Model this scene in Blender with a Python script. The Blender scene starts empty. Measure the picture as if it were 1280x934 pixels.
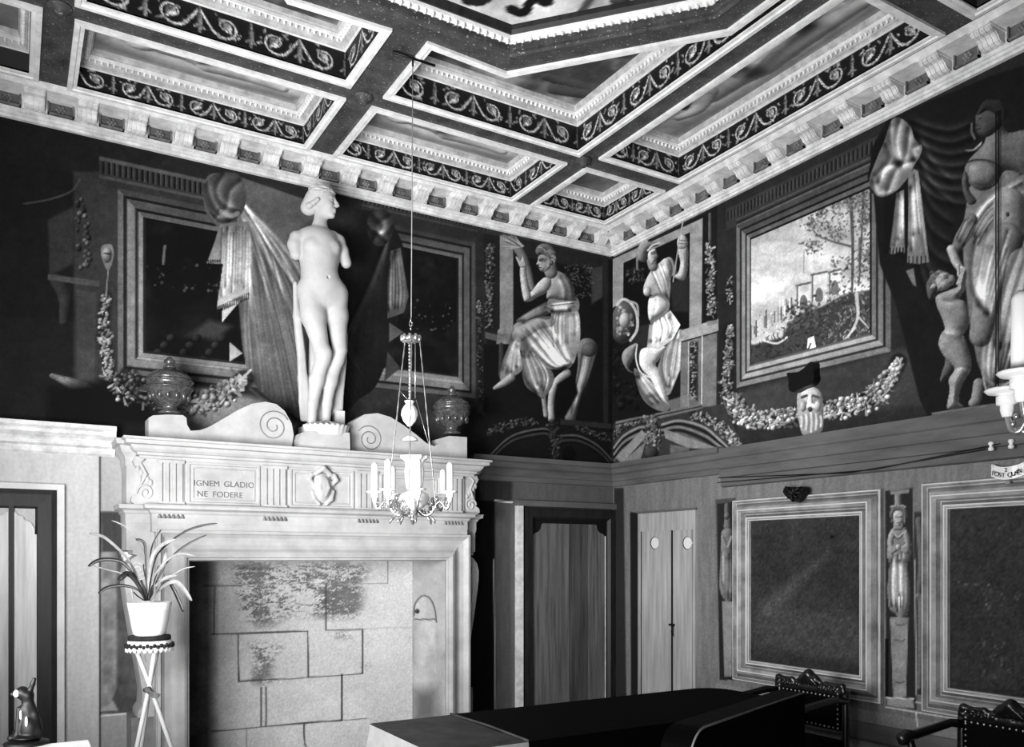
import bpy, math, random
import numpy as np
from mathutils import Vector
from mathutils.geometry import tessellate_polygon
random.seed(7); RNG=np.random.default_rng(11)
scene=bpy.context.scene; COL=scene.collection
# ------------------------------------------------------------------ camera model (recovered from the vanishing points)
F=1049.7; YH=698.0; D=7.5; CZ=1.55
TH=math.atan(626/F)
V=(math.sin(TH),math.cos(TH)); R=(math.cos(TH),-math.sin(TH))
_k=(766-640)/F
CX=-D*(V[0]+_k*R[0]); CY=-D*(V[1]+_k*R[1])
def ray(px,py):
    k=(px-640)/F
    return (V[0]+k*R[0],V[1]+k*R[1],(YH-py)/F)
def A(px,py,y=0.0):
    d=ray(px,py);t=(y-CY)/d[1];return Vector((CX+t*d[0],y,CZ+t*d[2]))
def B(px,py,x=0.0):
    d=ray(px,py);t=(x-CX)/d[0];return Vector((x,CY+t*d[1],CZ+t*d[2]))
def C(px,py,z):
    d=ray(px,py);t=(z-CZ)/d[2];return Vector((CX+t*d[0],CY+t*d[1],z))
def Dp(px,py,t):
    d=ray(px,py);return Vector((CX+t*d[0],CY+t*d[1],CZ+t*d[2]))
def proj(x,y,z):
    dx,dy,dz=x-CX,y-CY,z-CZ
    w=dx*V[0]+dy*V[1];u=dx*R[0]+dy*R[1]
    return 640+F*u/w, YH-F*dz/w
cam=bpy.data.cameras.new('camera'); co=bpy.data.objects.new('camera',cam); COL.objects.link(co)
cam.sensor_width=36; cam.sensor_fit='HORIZONTAL'; cam.lens=F/1280*36; cam.shift_y=(YH-467)/1280
cam.clip_start=0.05; cam.clip_end=100
co.location=(CX,CY,CZ); co.rotation_euler=(math.pi/2,0,-TH); scene.camera=co
# ------------------------------------------------------------------ materials
def lin(g): return max(0.0,g)**2.2
def nt(m):
    m.use_nodes=True; return m.node_tree.nodes,m.node_tree.links
def mat(name,g,rough=.6,var=.12,scale=6,bump=.0,metal=0,spec=.3,stretch=(1,1,1),detail=5,emit=0,speck=0):
    m=bpy.data.materials.new(name); N,L=nt(m); b=N['Principled BSDF']
    b.inputs['Roughness'].default_value=rough; b.inputs['Metallic'].default_value=metal
    b.inputs['Specular IOR Level'].default_value=spec
    tc=N.new('ShaderNodeTexCoord'); mp=N.new('ShaderNodeMapping'); mp.inputs['Scale'].default_value=stretch
    L.new(tc.outputs['Object'],mp.inputs['Vector'])
    nz=N.new('ShaderNodeTexNoise'); nz.inputs['Scale'].default_value=scale; nz.inputs['Detail'].default_value=detail
    nz.inputs['Roughness'].default_value=.65
    L.new(mp.outputs['Vector'],nz.inputs['Vector'])
    cr=N.new('ShaderNodeValToRGB'); e=cr.color_ramp.elements
    lo=lin(g*(1-var)); hi=lin(g*(1+var))
    e[0].position=.3; e[0].color=(lo,lo,lo,1); e[1].position=.7; e[1].color=(hi,hi,hi,1)
    L.new(nz.outputs['Fac'],cr.inputs['Fac']); out=cr.outputs['Color']
    if speck:
        n2=N.new('ShaderNodeTexNoise'); n2.inputs['Scale'].default_value=70; n2.inputs['Detail'].default_value=3
        L.new(tc.outputs['Object'],n2.inputs['Vector'])
        c2=N.new('ShaderNodeValToRGB'); c2.color_ramp.elements[0].position=.62; c2.color_ramp.elements[0].color=(0,0,0,1)
        c2.color_ramp.elements[1].position=.72; c2.color_ramp.elements[1].color=(1,1,1,1)
        L.new(n2.outputs['Fac'],c2.inputs['Fac'])
        mx=N.new('ShaderNodeMixRGB'); mx.inputs['Color2'].default_value=(lin(speck),)*3+(1,)
        L.new(c2.outputs['Color'],mx.inputs['Fac']); L.new(out,mx.inputs['Color1']); out=mx.outputs['Color']
    L.new(out,b.inputs['Base Color'])
    if bump:
        bp=N.new('ShaderNodeBump'); bp.inputs['Strength'].default_value=bump; bp.inputs['Distance'].default_value=.01
        L.new(nz.outputs['Fac'],bp.inputs['Height']); L.new(bp.outputs['Normal'],b.inputs['Normal'])
    return m
def mat_vc(name,rough=.8,spec=.15,gain=1.0):
    m=bpy.data.materials.new(name); N,L=nt(m); b=N['Principled BSDF']
    b.inputs['Roughness'].default_value=rough; b.inputs['Specular IOR Level'].default_value=spec
    at=N.new('ShaderNodeAttribute'); at.attribute_name='Col'
    tc=N.new('ShaderNodeTexCoord'); nz=N.new('ShaderNodeTexNoise'); nz.inputs['Scale'].default_value=45; nz.inputs['Detail'].default_value=6
    L.new(tc.outputs['Object'],nz.inputs['Vector'])
    mr=N.new('ShaderNodeMapRange'); mr.inputs['From Min'].default_value=.3; mr.inputs['From Max'].default_value=.7
    mr.inputs['To Min'].default_value=.92*gain; mr.inputs['To Max'].default_value=1.08*gain
    L.new(nz.outputs['Fac'],mr.inputs['Value'])
    mx=N.new('ShaderNodeMixRGB'); mx.blend_type='MULTIPLY'; mx.inputs['Fac'].default_value=1; mx.use_clamp=True
    L.new(at.outputs['Color'],mx.inputs['Color1']); L.new(mr.outputs['Result'],mx.inputs['Color2'])
    L.new(mx.outputs['Color'],b.inputs['Base Color'])
    return m
M={}
M['fresco']=mat_vc('fresco plaster',gain=1.75)
M['frieze']=mat_vc('painted scroll frieze',.6,.3)
M['cpaint']=mat_vc('ceiling painting',.7,.2)
M['gilt']=mat('pale gilt moulding',.90,.5,.10,14,.15)
M['giltd']=mat('grey gilt moulding',.70,.5,.16,18,.2)
M['beam']=mat('dark painted beam',.26,.6,.25,9,.1,speck=.6)
M['corn']=mat('pale painted cornice',.84,.6,.14,12,.2)
M['cornd']=mat('shaded cornice panel',.40,.6,.3,16,.3)
M['plaster']=mat('grey plaster',.56,.85,.08,3,.1)
M['plasterd']=mat('dark plaster',.16,.9,.3,4,.2)
M['dado']=mat('grained dado paint',.36,.7,.14,2,.05,stretch=(1,1,6))
M['marble']=mat('white marble',.80,.55,.05,5,.05)
M['plastercast']=mat('statue plaster',.71,.6,.06,7,.05)
M['stone']=mat('pale carved stone',.69,.7,.10,5,.25)
M['stoned']=mat('worn grey stone',.50,.8,.18,4,.3)
M['woodl']=mat('light grained wood',.62,.6,.14,3,.08,stretch=(9,9,.6))
M['woodm']=mat('medium grained wood',.36,.6,.3,3,.08,stretch=(12,12,.5))
M['woodp']=mat('pale weathered wood',.84,.6,.10,3,.06,stretch=(9,9,.6))
M['woodm2']=mat('darker grained wood',.27,.6,.3,3,.08,stretch=(12,12,.5))
M['woodd']=mat('dark wood',.13,.5,.3,4,.05,stretch=(6,6,1))
M['white']=mat('white painted trim',.84,.5,.06,5)
M['black']=mat('black shadow paint',.05,.7,.2,5)
M['leather']=mat('black leather',.03,.7,.3,30,.2,spec=.08)
M['carved']=mat('dark polished walnut',.10,.28,.3,20,.15,spec=.6)
M['brass']=mat('pale brass',.75,.3,.1,20,.1,metal=.85)
M['bronze']=mat('glazed dark vase',.27,.22,.35,40,.1,spec=.7)
M['wax']=mat('white wax candle',.97,.4,.02,5)
M['opal']=mat('white opal glass',.97,.25,.05,9)
M['iron']=mat('black iron',.05,.5,.2,20)
M['wire']=mat('grey wire',.55,.5,.1,20)
M['porc']=mat('white porcelain',.93,.2,.02,5,spec=.6)
M['pot']=mat('white glazed pot',.97,.3,.02,5,spec=.5)
M['soil']=mat('dark soil',.12,.9,.4,60,.3)
M['leafd']=mat('dark green leaf',.16,.4,.3,10,spec=.5)
M['leafl']=mat('pale leaf',.55,.4,.2,10,spec=.5)
M['cane']=mat('white painted cane',.86,.4,.05,10)
M['velvet']=mat('dark velvet',.16,.8,.3,30)
M['cloth']=mat('black table cloth',.03,.85,.3,20,.1,spec=.05)
M['clothp']=mat('window-lit side of grey table cloth',.58,.8,.08,10,.1)
M['clothg']=mat('grey table cloth',.24,.75,.2,8,.1,spec=.2)  # mottled grey, lighter than the black cloth
M['floor']=mat('stone floor',.50,.7,.12,3)
M['panel']=mat('dark blackboard canvas',.17,.75,.25,2.5,.05)
M['frame']=mat('grey painted frame',.60,.55,.22,7,.15,stretch=(1,1,1))
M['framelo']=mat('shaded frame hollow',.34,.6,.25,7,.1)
M['ink']=mat('dark incised lettering',.40,.8,.1,10)
M['inkb']=mat('black lettering',.06,.8,.1,10)
M['piebald']=mat('glazed black figurine',.07,.5,.2,20,spec=.3)
M['piebaldw']=mat('white glazed patch',.88,.35,.05,20,spec=.5)
# ------------------------------------------------------------------ mesh helpers
class MB:
    def __init__(s): s.v=[];s.f=[];s.sm=[]
    def add(s,vs,fs,smooth=False):
        o=len(s.v); s.v+= [tuple(v) for v in vs]
        for f in fs: s.f.append(tuple(i+o for i in f)); s.sm.append(smooth)
    def box(s,x0,x1,y0,y1,z0,z1):
        if x0>x1:x0,x1=x1,x0
        if y0>y1:y0,y1=y1,y0
        if z0>z1:z0,z1=z1,z0
        s.add([(x0,y0,z0),(x1,y0,z0),(x1,y1,z0),(x0,y1,z0),(x0,y0,z1),(x1,y0,z1),(x1,y1,z1),(x0,y1,z1)],
              [(3,2,1,0),(4,5,6,7),(0,1,5,4),(1,2,6,5),(2,3,7,6),(3,0,4,7)])
    def prism(s,poly,fn,d0,d1):
        """poly in 2D, fn(u,v,d)->xyz"""
        n=len(poly); a=[fn(u,v,d0) for u,v in poly]; b=[fn(u,v,d1) for u,v in poly]
        tri=tessellate_polygon([[Vector((u,v,0)) for u,v in poly]])
        fs=[tuple(t) for t in tri]+[tuple(i+n for i in reversed(t)) for t in tri]
        fs+=[(i,(i+1)%n,(i+1)%n+n,i+n) for i in range(n)]
        s.add(a+b,fs)
    def lathe(s,prof,c=(0,0,0),seg=24,wob=None,smooth=True):
        n=len(prof); vs=[];fs=[]
        for j in range(seg):
            a=2*math.pi*j/seg
            for i,(r,z) in enumerate(prof):
                rr=r*(wob(a,i) if wob else 1)
                vs.append((c[0]+rr*math.cos(a),c[1]+rr*math.sin(a),c[2]+z))
        for j in range(seg):
            k=(j+1)%seg
            for i in range(n-1): fs.append((j*n+i,k*n+i,k*n+i+1,j*n+i+1))
        if prof[0][0]>1e-6: fs.append(tuple(j*n for j in reversed(range(seg))))
        if prof[-1][0]>1e-6: fs.append(tuple(j*n+n-1 for j in range(seg)))
        s.add(vs,fs,smooth)
    def tube(s,pts,r,seg=8,cap=True):
        pts=[Vector(p) for p in pts]; n=len(pts)
        rs=r if isinstance(r,(list,tuple)) else [r]*n
        vs=[];fs=[];up=None
        for i,p in enumerate(pts):
            t=(pts[min(i+1,n-1)]-pts[max(i-1,0)])
            if t.length<1e-9: t=Vector((0,0,1))
            t.normalize()
            if up is None:
                up=Vector((0,0,1)) if abs(t.z)<.9 else Vector((1,0,0))
            a=t.cross(up)
            if a.length<1e-6: a=t.cross(Vector((0,1,0)))
            a.normalize(); b=a.cross(t).normalized(); up=b
            for j in range(seg):
                q=2*math.pi*j/seg
                vs.append(p+rs[i]*(a*math.cos(q)+b*math.sin(q)))
        for i in range(n-1):
            for j in range(seg):
                k=(j+1)%seg
                fs.append((i*seg+j,i*seg+k,(i+1)*seg+k,(i+1)*seg+j))
        if cap:
            fs.append(tuple(reversed(range(seg)))); fs.append(tuple((n-1)*seg+j for j in range(seg)))
        s.add(vs,fs,True)
    def ell(s,c,r,seg=12,ring=8):
        prof=[(math.sin(math.pi*i/ring),-math.cos(math.pi*i/ring)) for i in range(ring+1)]
        n=ring+1;vs=[];fs=[]
        for j in range(seg):
            a=2*math.pi*j/seg
            for q,z in prof: vs.append((c[0]+r[0]*q*math.cos(a),c[1]+r[1]*q*math.sin(a),c[2]+r[2]*z))
        for j in range(seg):
            k=(j+1)%seg
            for i in range(n-1): fs.append((j*n+i,k*n+i,k*n+i+1,j*n+i+1))
        s.add(vs,fs,True)
    def frame(s,fn,u0,u1,v0,v1,prof,smooth=False):
        """mitred rectangular moulding; prof = [(inset,height)], fn(u,v,h)"""
        n=len(prof);vs=[];fs=[]
        for ins,h in prof:
            a,b,c,d=u0+ins,u1-ins,v0+ins,v1-ins
            vs+=[fn(a,c,h),fn(b,c,h),fn(b,d,h),fn(a,d,h)]
        for i in range(n-1):
            for j in range(4):
                k=(j+1)%4
                fs.append((i*4+j,i*4+k,(i+1)*4+k,(i+1)*4+j))
        s.add(vs,fs,smooth)
    def sweep(s,prof,path,fn,smooth=False,closed_prof=True):
        """straight extrusion: prof [(a,b)], path [p0,p1]; fn(a,b,p)->xyz"""
        n=len(prof); vs=[]
        for p in path: vs+=[fn(a,b,p) for a,b in prof]
        fs=[]
        m=n if closed_prof else n-1
        for i in range(len(path)-1):
            for j in range(m):
                k=(j+1)%n
                fs.append((i*n+j,i*n+k,(i+1)*n+k,(i+1)*n+j))
        if closed_prof:
            tri=tessellate_polygon([[Vector((a,b,0)) for a,b in prof]])
            e=(len(path)-1)*n
            fs+=[tuple(t) for t in tri]+[tuple(i+e for i in reversed(t)) for t in tri]
        s.add(vs,fs,smooth)
def obj(name,mb,m,parent=None,fix=True,col=None):
    me=bpy.data.meshes.new(name); me.from_pydata(mb.v,[],mb.f)
    if any(mb.sm): me.polygons.foreach_set('use_smooth',mb.sm)
    if fix:
        import bmesh
        b=bmesh.new(); b.from_mesh(me); bmesh.ops.recalc_face_normals(b,faces=b.faces[:]); b.to_mesh(me); b.free()
    me.materials.append(M[m] if isinstance(m,str) else m); me.update()
    o=bpy.data.objects.new(name,me); COL.objects.link(o)
    if parent: attach(o,parent)
    return o
def attach(o,parent):
    o.parent=parent; o.matrix_parent_inverse.identity()
    off=Vector((0,0,0)); p=parent
    while p: off+=p.location; p=p.parent
    o.location=o.location-off      # meshes are modelled in world coordinates; parents are unrotated
def empty(name,loc=(0,0,0)):
    o=bpy.data.objects.new(name,None); o.location=loc; o.empty_display_size=.1; COL.objects.link(o); return o
def tag(o,label=None,cat=None,group=None,kind=None):
    if label:o['label']=label
    if cat:o['category']=cat
    if group:o['group']=group
    if kind:o['kind']=kind
    return o
def thing(name,label,cat,loc=(0,0,0),group=None): return tag(empty(name,loc),label,cat,group)
def struct(name,mb,m,parent=None):
    o=obj(name,mb,m,parent); 
    if parent is None: o['kind']='structure'
    return o
def copy_tree(o,parent=None):
    c=o.copy(); COL.objects.link(c)
    if parent: c.parent=parent
    for ch in list(o.children): copy_tree(ch,c)
    return c
def arr_mesh(name,verts,faces,m,col=None,smooth=False,parent=None):
    me=bpy.data.meshes.new(name)
    me.from_pydata(verts.tolist(),[],faces.tolist())
    if col is not None:
        at=me.color_attributes.new('Col','FLOAT_COLOR','POINT')
        c=np.ones((len(verts),4),np.float32); c[:,:3]=(np.clip(col,0.0,1.0)**2.2)[:,None]
        at.data.foreach_set('color',c.ravel())
    if smooth: me.polygons.foreach_set('use_smooth',np.ones(len(faces),bool))
    me.materials.append(M[m]); me.update()
    o=bpy.data.objects.new(name,me); COL.objects.link(o)
    if parent: attach(o,parent)
    return o
def catmull(pts,n=8,closed=False):
    p=np.array(pts,float); N=len(p); out=[]
    rng=range(N) if closed else range(N-1)
    for i in rng:
        if closed: p0,p1,p2,p3=p[(i-1)%N],p[i],p[(i+1)%N],p[(i+2)%N]
        else: p0,p1,p2,p3=p[max(i-1,0)],p[i],p[i+1],p[min(i+2,N-1)]
        for k in range(n):
            t=k/n
            out.append(.5*((2*p1)+(-p0+p2)*t+(2*p0-5*p1+4*p2-p3)*t*t+(-p0+3*p1-3*p2+p3)*t**3))
    if not closed: out.append(p[-1])
    return np.array(out)
# ------------------------------------------------------------------ sdf sculpting
class SDF:
    def __init__(s,lo,hi,h):
        s.lo=np.array(lo,float); s.h=h
        n=np.ceil((np.array(hi)-s.lo)/h).astype(int)+1
        s.ax=[s.lo[i]+h*np.arange(n[i]) for i in range(3)]
        s.f=np.full(n,.2,np.float32)
    def _sub(s,lo,hi):
        sl=[]
        for i in range(3):
            a=max(0,int(math.floor((lo[i]-s.lo[i])/s.h))); b=min(len(s.ax[i]),int(math.ceil((hi[i]-s.lo[i])/s.h))+1)
            if b<=a: return None
            sl.append(slice(a,b))
        return tuple(sl)
    def _pts(s,sl):
        return (s.ax[0][sl[0]][:,None,None],s.ax[1][sl[1]][None,:,None],s.ax[2][sl[2]][None,None,:])
    def _comb(s,sl,d,k,op):
        g=s.f[sl]
        if op=='u':
            hh=np.maximum(k-np.abs(g-d),0)/k; s.f[sl]=np.minimum(g,d)-hh*hh*k*.25
        else:
            hh=np.maximum(k-np.abs(g+d),0)/k; s.f[sl]=np.maximum(g,-d)+hh*hh*k*.25
    def cap(s,a,b,ra,rb,k=.03,op='u',sq=None):
        a=np.array(a,float);b=np.array(b,float);m=max(ra,rb)+k+2*s.h
        sl=s._sub(np.minimum(a,b)-m,np.maximum(a,b)+m)
        if sl is None:return
        X,Y,Z=s._pts(sl); ab=b-a; L=max(ab.dot(ab),1e-9)
        t=np.clip(((X-a[0])*ab[0]+(Y-a[1])*ab[1]+(Z-a[2])*ab[2])/L,0,1)
        d=np.sqrt((X-a[0]-t*ab[0])**2+(Y-a[1]-t*ab[1])**2+(Z-a[2]-t*ab[2])**2)-(ra+(rb-ra)*t)
        s._comb(sl,d,k,op)
    def chain(s,pts,rs,k=.03):
        for i in range(len(pts)-1): s.cap(pts[i],pts[i+1],rs[i],rs[i+1],k)
    def ell(s,c,r,k=.03,op='u',rot=0,tilt=0):
        c=np.array(c,float);m=max(r)+k+2*s.h
        sl=s._sub(c-m,c+m)
        if sl is None:return
        X,Y,Z=s._pts(sl);x,y,z=X-c[0],Y-c[1],Z-c[2]
        if rot:
            q,w=math.cos(rot),math.sin(rot); x,y=x*q+y*w,-x*w+y*q
        if tilt:
            q,w=math.cos(tilt),math.sin(tilt); x,z=x*q+z*w,-x*w+z*q
        d=(np.sqrt((x/r[0])**2+(y/r[1])**2+(z/r[2])**2)-1)*min(r)
        s._comb(sl,d,k,op)
    def mesh(s):
        f=s.f; S=f<0; nx,ny,nz=f.shape
        acc=np.zeros((nx-1,ny-1,nz-1,3),np.float32); cnt=np.zeros((nx-1,ny-1,nz-1),np.float32)
        cs=[(i,j,k) for i in(0,1) for j in(0,1) for k in(0,1)]
        def sl(c): return f[c[0]:nx-1+c[0],c[1]:ny-1+c[1],c[2]:nz-1+c[2]]
        for a in cs:
            for b in cs:
                if sum(b)-sum(a)==1 and all(y>=x for x,y in zip(a,b)):
                    fa,fb=sl(a),sl(b); m=(fa<0)!=(fb<0); t=np.zeros_like(fa); t[m]=fa[m]/(fa[m]-fb[m])
                    for q in range(3): acc[...,q]+=np.where(m,a[q]+t*(b[q]-a[q]),0)
                    cnt+=m
        act=cnt>0; idx=np.full(act.shape,-1,np.int64); idx[act]=np.arange(act.sum())
        ci=np.argwhere(act); v=s.lo+s.h*(ci+acc[act]/cnt[act][:,None])
        Q=[]
        for ax in range(3):
            o1,o2=[(1,2),(2,0),(0,1)][ax]
            lo=[slice(1,-1)]*3; hi=[slice(1,-1)]*3; lo[ax]=slice(0,-1); hi[ax]=slice(1,None)
            m=S[tuple(lo)]!=S[tuple(hi)]
            P=np.argwhere(m); off=np.ones(3,int); off[ax]=0; P=P+off
            def cell(d1,d2):
                q=P.copy(); q[:,o1]+=d1; q[:,o2]+=d2
                return idx[q[:,0],q[:,1],q[:,2]]
            q=np.stack([cell(-1,-1),cell(0,-1),cell(0,0),cell(-1,0)],1)
            ins=S[P[:,0],P[:,1],P[:,2]]; q[~ins]=q[~ins][:,::-1]
            Q.append(q)
        q=np.concatenate(Q); q=q[(q>=0).all(1)]
        return v,q
    def obj(s,name,m,parent=None):
        v,q=s.mesh(); return arr_mesh(name,v,q,m,None,True,parent)
# ------------------------------------------------------------------ fresco painter: strokes are laid on the wall itself
def vnoise(x,y,sc,seed,octv=4):
    r=np.random.default_rng(seed); out=np.zeros_like(x); amp=1;tot=0
    for o in range(octv):
        g=r.random((64,64)); u=(x/sc)*2**o; v=(y/sc)*2**o
        i=np.floor(u).astype(int);j=np.floor(v).astype(int);a=u-i;b=v-j
        a=a*a*(3-2*a);b=b*b*(3-2*b)
        q=lambda p,t:g[p%64,t%64]
        out+=amp*((q(i,j)*(1-a)+q(i+1,j)*a)*(1-b)+(q(i,j+1)*(1-a)+q(i+1,j+1)*a)*b)
        tot+=amp;amp*=.55
    return out/tot
LDIR=np.array((-.62,-.42,.66)); LDIR/=np.linalg.norm(LDIR)
class Paint:
    def __init__(s,X,Y,base):
        s.shape=X.shape; s.X=X.ravel().astype(np.float64); s.Y=Y.ravel().astype(np.float64)
        s.c=np.full(s.X.shape,base,np.float64); s.id=np.zeros(s.X.shape,int); s.clip=None
    def sel(s,x0,x1,y0,y1,pad=3):
        m=(s.X>x0-pad)&(s.X<x1+pad)&(s.Y>y0-pad)&(s.Y<y1+pad)
        if s.clip is not None: m&=s.clip
        return np.nonzero(m)[0]
    def _mix(s,i,val,a): s.c[i]=s.c[i]*(1-a)+val*a
    @staticmethod
    def _sd(x,y,p):
        p=np.asarray(p,float); n=len(p); d=np.full(x.shape,1e18); ins=np.zeros(x.shape,bool)
        for k in range(n):
            a=p[k];b=p[(k+1)%n]; ex,ey=b-a; L=ex*ex+ey*ey+1e-12
            t=np.clip(((x-a[0])*ex+(y-a[1])*ey)/L,0,1)
            d=np.minimum(d,(x-a[0]-t*ex)**2+(y-a[1]-t*ey)**2)
            c=((a[1]>y)!=(b[1]>y)); 
            with np.errstate(all='ignore'): c&=x<(b[0]-a[0])*(y-a[1])/(b[1]-a[1]+1e-12)+a[0]
            ins^=c
        d=np.sqrt(d); return np.where(ins,-d,d)
    def poly(s,p,val,soft=1.0,a=1.0,smooth=False,id=None,noise=0,nsc=12):
        if smooth: p=catmull(p,5,True)
        p=np.asarray(p,float); i=s.sel(p[:,0].min(),p[:,0].max(),p[:,1].min(),p[:,1].max(),soft+2)
        if not len(i): return
        x,y=s.X[i],s.Y[i]; d=s._sd(x,y,p); m=np.clip(.5-d/soft,0,1)*a
        v=val(x,y) if callable(val) else val
        if noise: v=v+noise*(vnoise(x,y,nsc,int(p[0,0])+3)-.5)
        s._mix(i,v,m)
        if id is not None: s.id[i[d<0]]=id
    def mask(s,p,smooth=True):
        if smooth: p=catmull(p,5,True)
        p=np.asarray(p,float); i=s.sel(p[:,0].min(),p[:,0].max(),p[:,1].min(),p[:,1].max())
        m=np.zeros(s.X.shape,bool); m[i[s._sd(s.X[i],s.Y[i],p)<0]]=True
        return m
    def _line(s,p,pad):
        p=np.asarray(p,float); i=s.sel(p[:,0].min(),p[:,0].max(),p[:,1].min(),p[:,1].max(),pad)
        x,y=s.X[i],s.Y[i]; best=np.full(x.shape,1e18); T=np.zeros(x.shape); sg=np.zeros(x.shape)
        n=len(p)-1
        for k in range(n):
            a=p[k];e=p[k+1]-a;L=e.dot(e)+1e-12
            t=np.clip(((x-a[0])*e[0]+(y-a[1])*e[1])/L,0,1)
            qx=x-a[0]-t*e[0];qy=y-a[1]-t*e[1];d=qx*qx+qy*qy
            m=d<best; best[m]=d[m]; T[m]=(k+t[m])/n; sg[m]=(e[0]*qy[m]-e[1]*qx[m])/math.sqrt(L)
        return i,np.sqrt(best),T,sg
    def stroke(s,p,w,val,a=1.0,w1=None,smooth=True,soft=.8):
        if smooth and len(p)>2: p=catmull(p,5)
        w1=w if w1 is None else w1
        i,d,T,_=s._line(p,max(w,w1)+soft+1)
        if not len(i): return
        r=w+(w1-w)*T
        s._mix(i,val,np.clip((r-d)/soft+.5,0,1)*a)
    def fold(s,p,w,amp,smooth=True):
        amp*=.62
        """soft ridge: lit on one side, dark on the other"""
        if smooth and len(p)>2: p=catmull(p,4)
        i,d,T,sg=s._line(p,w*3)
        if not len(i): return
        e=np.exp(-(d/w)**2)*np.clip(4*T+.25,0,1)*np.clip(4*(1-T)+.25,0,1)
        s.c[i]=np.clip(s.c[i]*(1+amp*(e*1.0-1.9*np.abs(sg)/w*np.exp(-(d/w)**2)*(sg>0))),0.01,1)
    def folds(s,c0,c1,n,w,amp,seed=0,jit=.3):
        r=np.random.default_rng(seed); c0=catmull(c0,6);c1=catmull(c1,6)
        m=min(len(c0),len(c1)); 
        c0=c0[np.linspace(0,len(c0)-1,m).astype(int)];c1=c1[np.linspace(0,len(c1)-1,m).astype(int)]
        for k in range(n):
            t=(k+.5+jit*(r.random()-.5))/n
            q=c0*(1-t)+c1*t
            a,b=sorted((r.random()*.25,1-r.random()*.25))
            q=q[int(a*(m-1)):int(b*(m-1))+1]
            if len(q)>2: s.fold(q[::2] if len(q)>6 else q,w*(.6+.8*r.random()),amp*(.5+.9*r.random()))
    def limb(s,p,rad,g,smooth=True,amb=.42,a=1.0,soft=.9):
        p=np.asarray(p,float); rad=np.asarray(rad,float)
        if smooth and len(p)>2:
            q=catmull(np.column_stack([p,rad]),4); p,rad=q[:,:2],q[:,2]
        R0=rad.max(); i=s.sel(p[:,0].min(),p[:,0].max(),p[:,1].min(),p[:,1].max(),R0+2)
        if not len(i): return
        x,y=s.X[i],s.Y[i]; best=np.full(x.shape,1e18); NX=np.zeros(x.shape);NY=NX.copy();RR=np.ones(x.shape)
        for k in range(max(1,len(p)-1)):
            b=p[min(k+1,len(p)-1)]; e=b-p[k]; L=e.dot(e)+1e-9
            t=np.clip(((x-p[k][0])*e[0]+(y-p[k][1])*e[1])/L,0,1)
            r=rad[k]+(rad[min(k+1,len(p)-1)]-rad[k])*t
            dx=x-p[k][0]-t*e[0];dy=y-p[k][1]-t*e[1]; d=np.sqrt(dx*dx+dy*dy)-r
            m=d<best; best[m]=d[m];NX[m]=(dx/r)[m];NY[m]=(dy/r)[m];RR[m]=r[m]
        n2=np.clip(NX**2+NY**2,0,1); nz=np.sqrt(1-n2*.92)
        sh=amb+(1.12-amb)*np.clip(NX*LDIR[0]+NY*LDIR[1]+nz*LDIR[2],0,1)
        s._mix(i,np.clip(g*sh,0,1),np.clip(.5-best/soft,0,1)*a)
    def ball(s,c,rx,ry,g,ang=0,amb=.42,a=1.0):
        m=max(rx,ry)+2;i=s.sel(c[0]-m,c[0]+m,c[1]-m,c[1]+m,0)
        if not len(i): return
        x,y=s.X[i]-c[0],s.Y[i]-c[1]; q,w=math.cos(ang),math.sin(ang)
        u=(x*q+y*w)/rx;v=(-x*w+y*q)/ry; r=np.sqrt(u*u+v*v)
        nx=(u*q-v*w);ny=(u*w+v*q); nz=np.sqrt(np.clip(1-.92*r*r,0,1))
        sh=amb+(1.12-amb)*np.clip(nx*LDIR[0]+ny*LDIR[1]+nz*LDIR[2],0,1)
        s._mix(i,np.clip(g*sh,0,1),np.clip((1-r)*min(rx,ry)+.5,0,1)*a)
    def form(s,p,g,R=8.0,amb=.40,smooth=True,a=1.0,id=None):
        """silhouette inflated into a rounded form: shaded from its outline inwards"""
        if smooth: p=catmull(p,5,True)
        p=np.asarray(p,float); i=s.sel(p[:,0].min(),p[:,0].max(),p[:,1].min(),p[:,1].max(),3)
        if not len(i): return
        x,y=s.X[i],s.Y[i]; sd=s._sd(x,y,p); best=np.full(x.shape,1e18); gx=np.zeros(x.shape); gy=gx.copy(); W=gx.copy()
        n=len(p)
        for k in range(n):
            b0=p[k];e=p[(k+1)%n]-b0;L=e.dot(e)+1e-9; t=np.clip(((x-b0[0])*e[0]+(y-b0[1])*e[1])/L,0,1)
            dx=x-b0[0]-t*e[0];dy=y-b0[1]-t*e[1]; d=np.sqrt(dx*dx+dy*dy)+.4
            w=math.sqrt(L)/d**3; gx-=dx/d*w; gy-=dy/d*w; W+=w
        gl=np.sqrt(gx*gx+gy*gy)+1e-9; q=np.clip(1+sd/R,0,1)**1.3
        nx=gx/gl*q; ny=gy/gl*q; nz=np.sqrt(np.clip(1-.94*q*q,0,1))
        sh=amb+(1.12-amb)*np.clip(nx*LDIR[0]+ny*LDIR[1]+nz*LDIR[2],0,1)
        s._mix(i,np.clip(g*sh,0,1),np.clip(.5-sd,0,1)*a)
        if id is not None: s.id[i[sd<0]]=id
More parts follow.
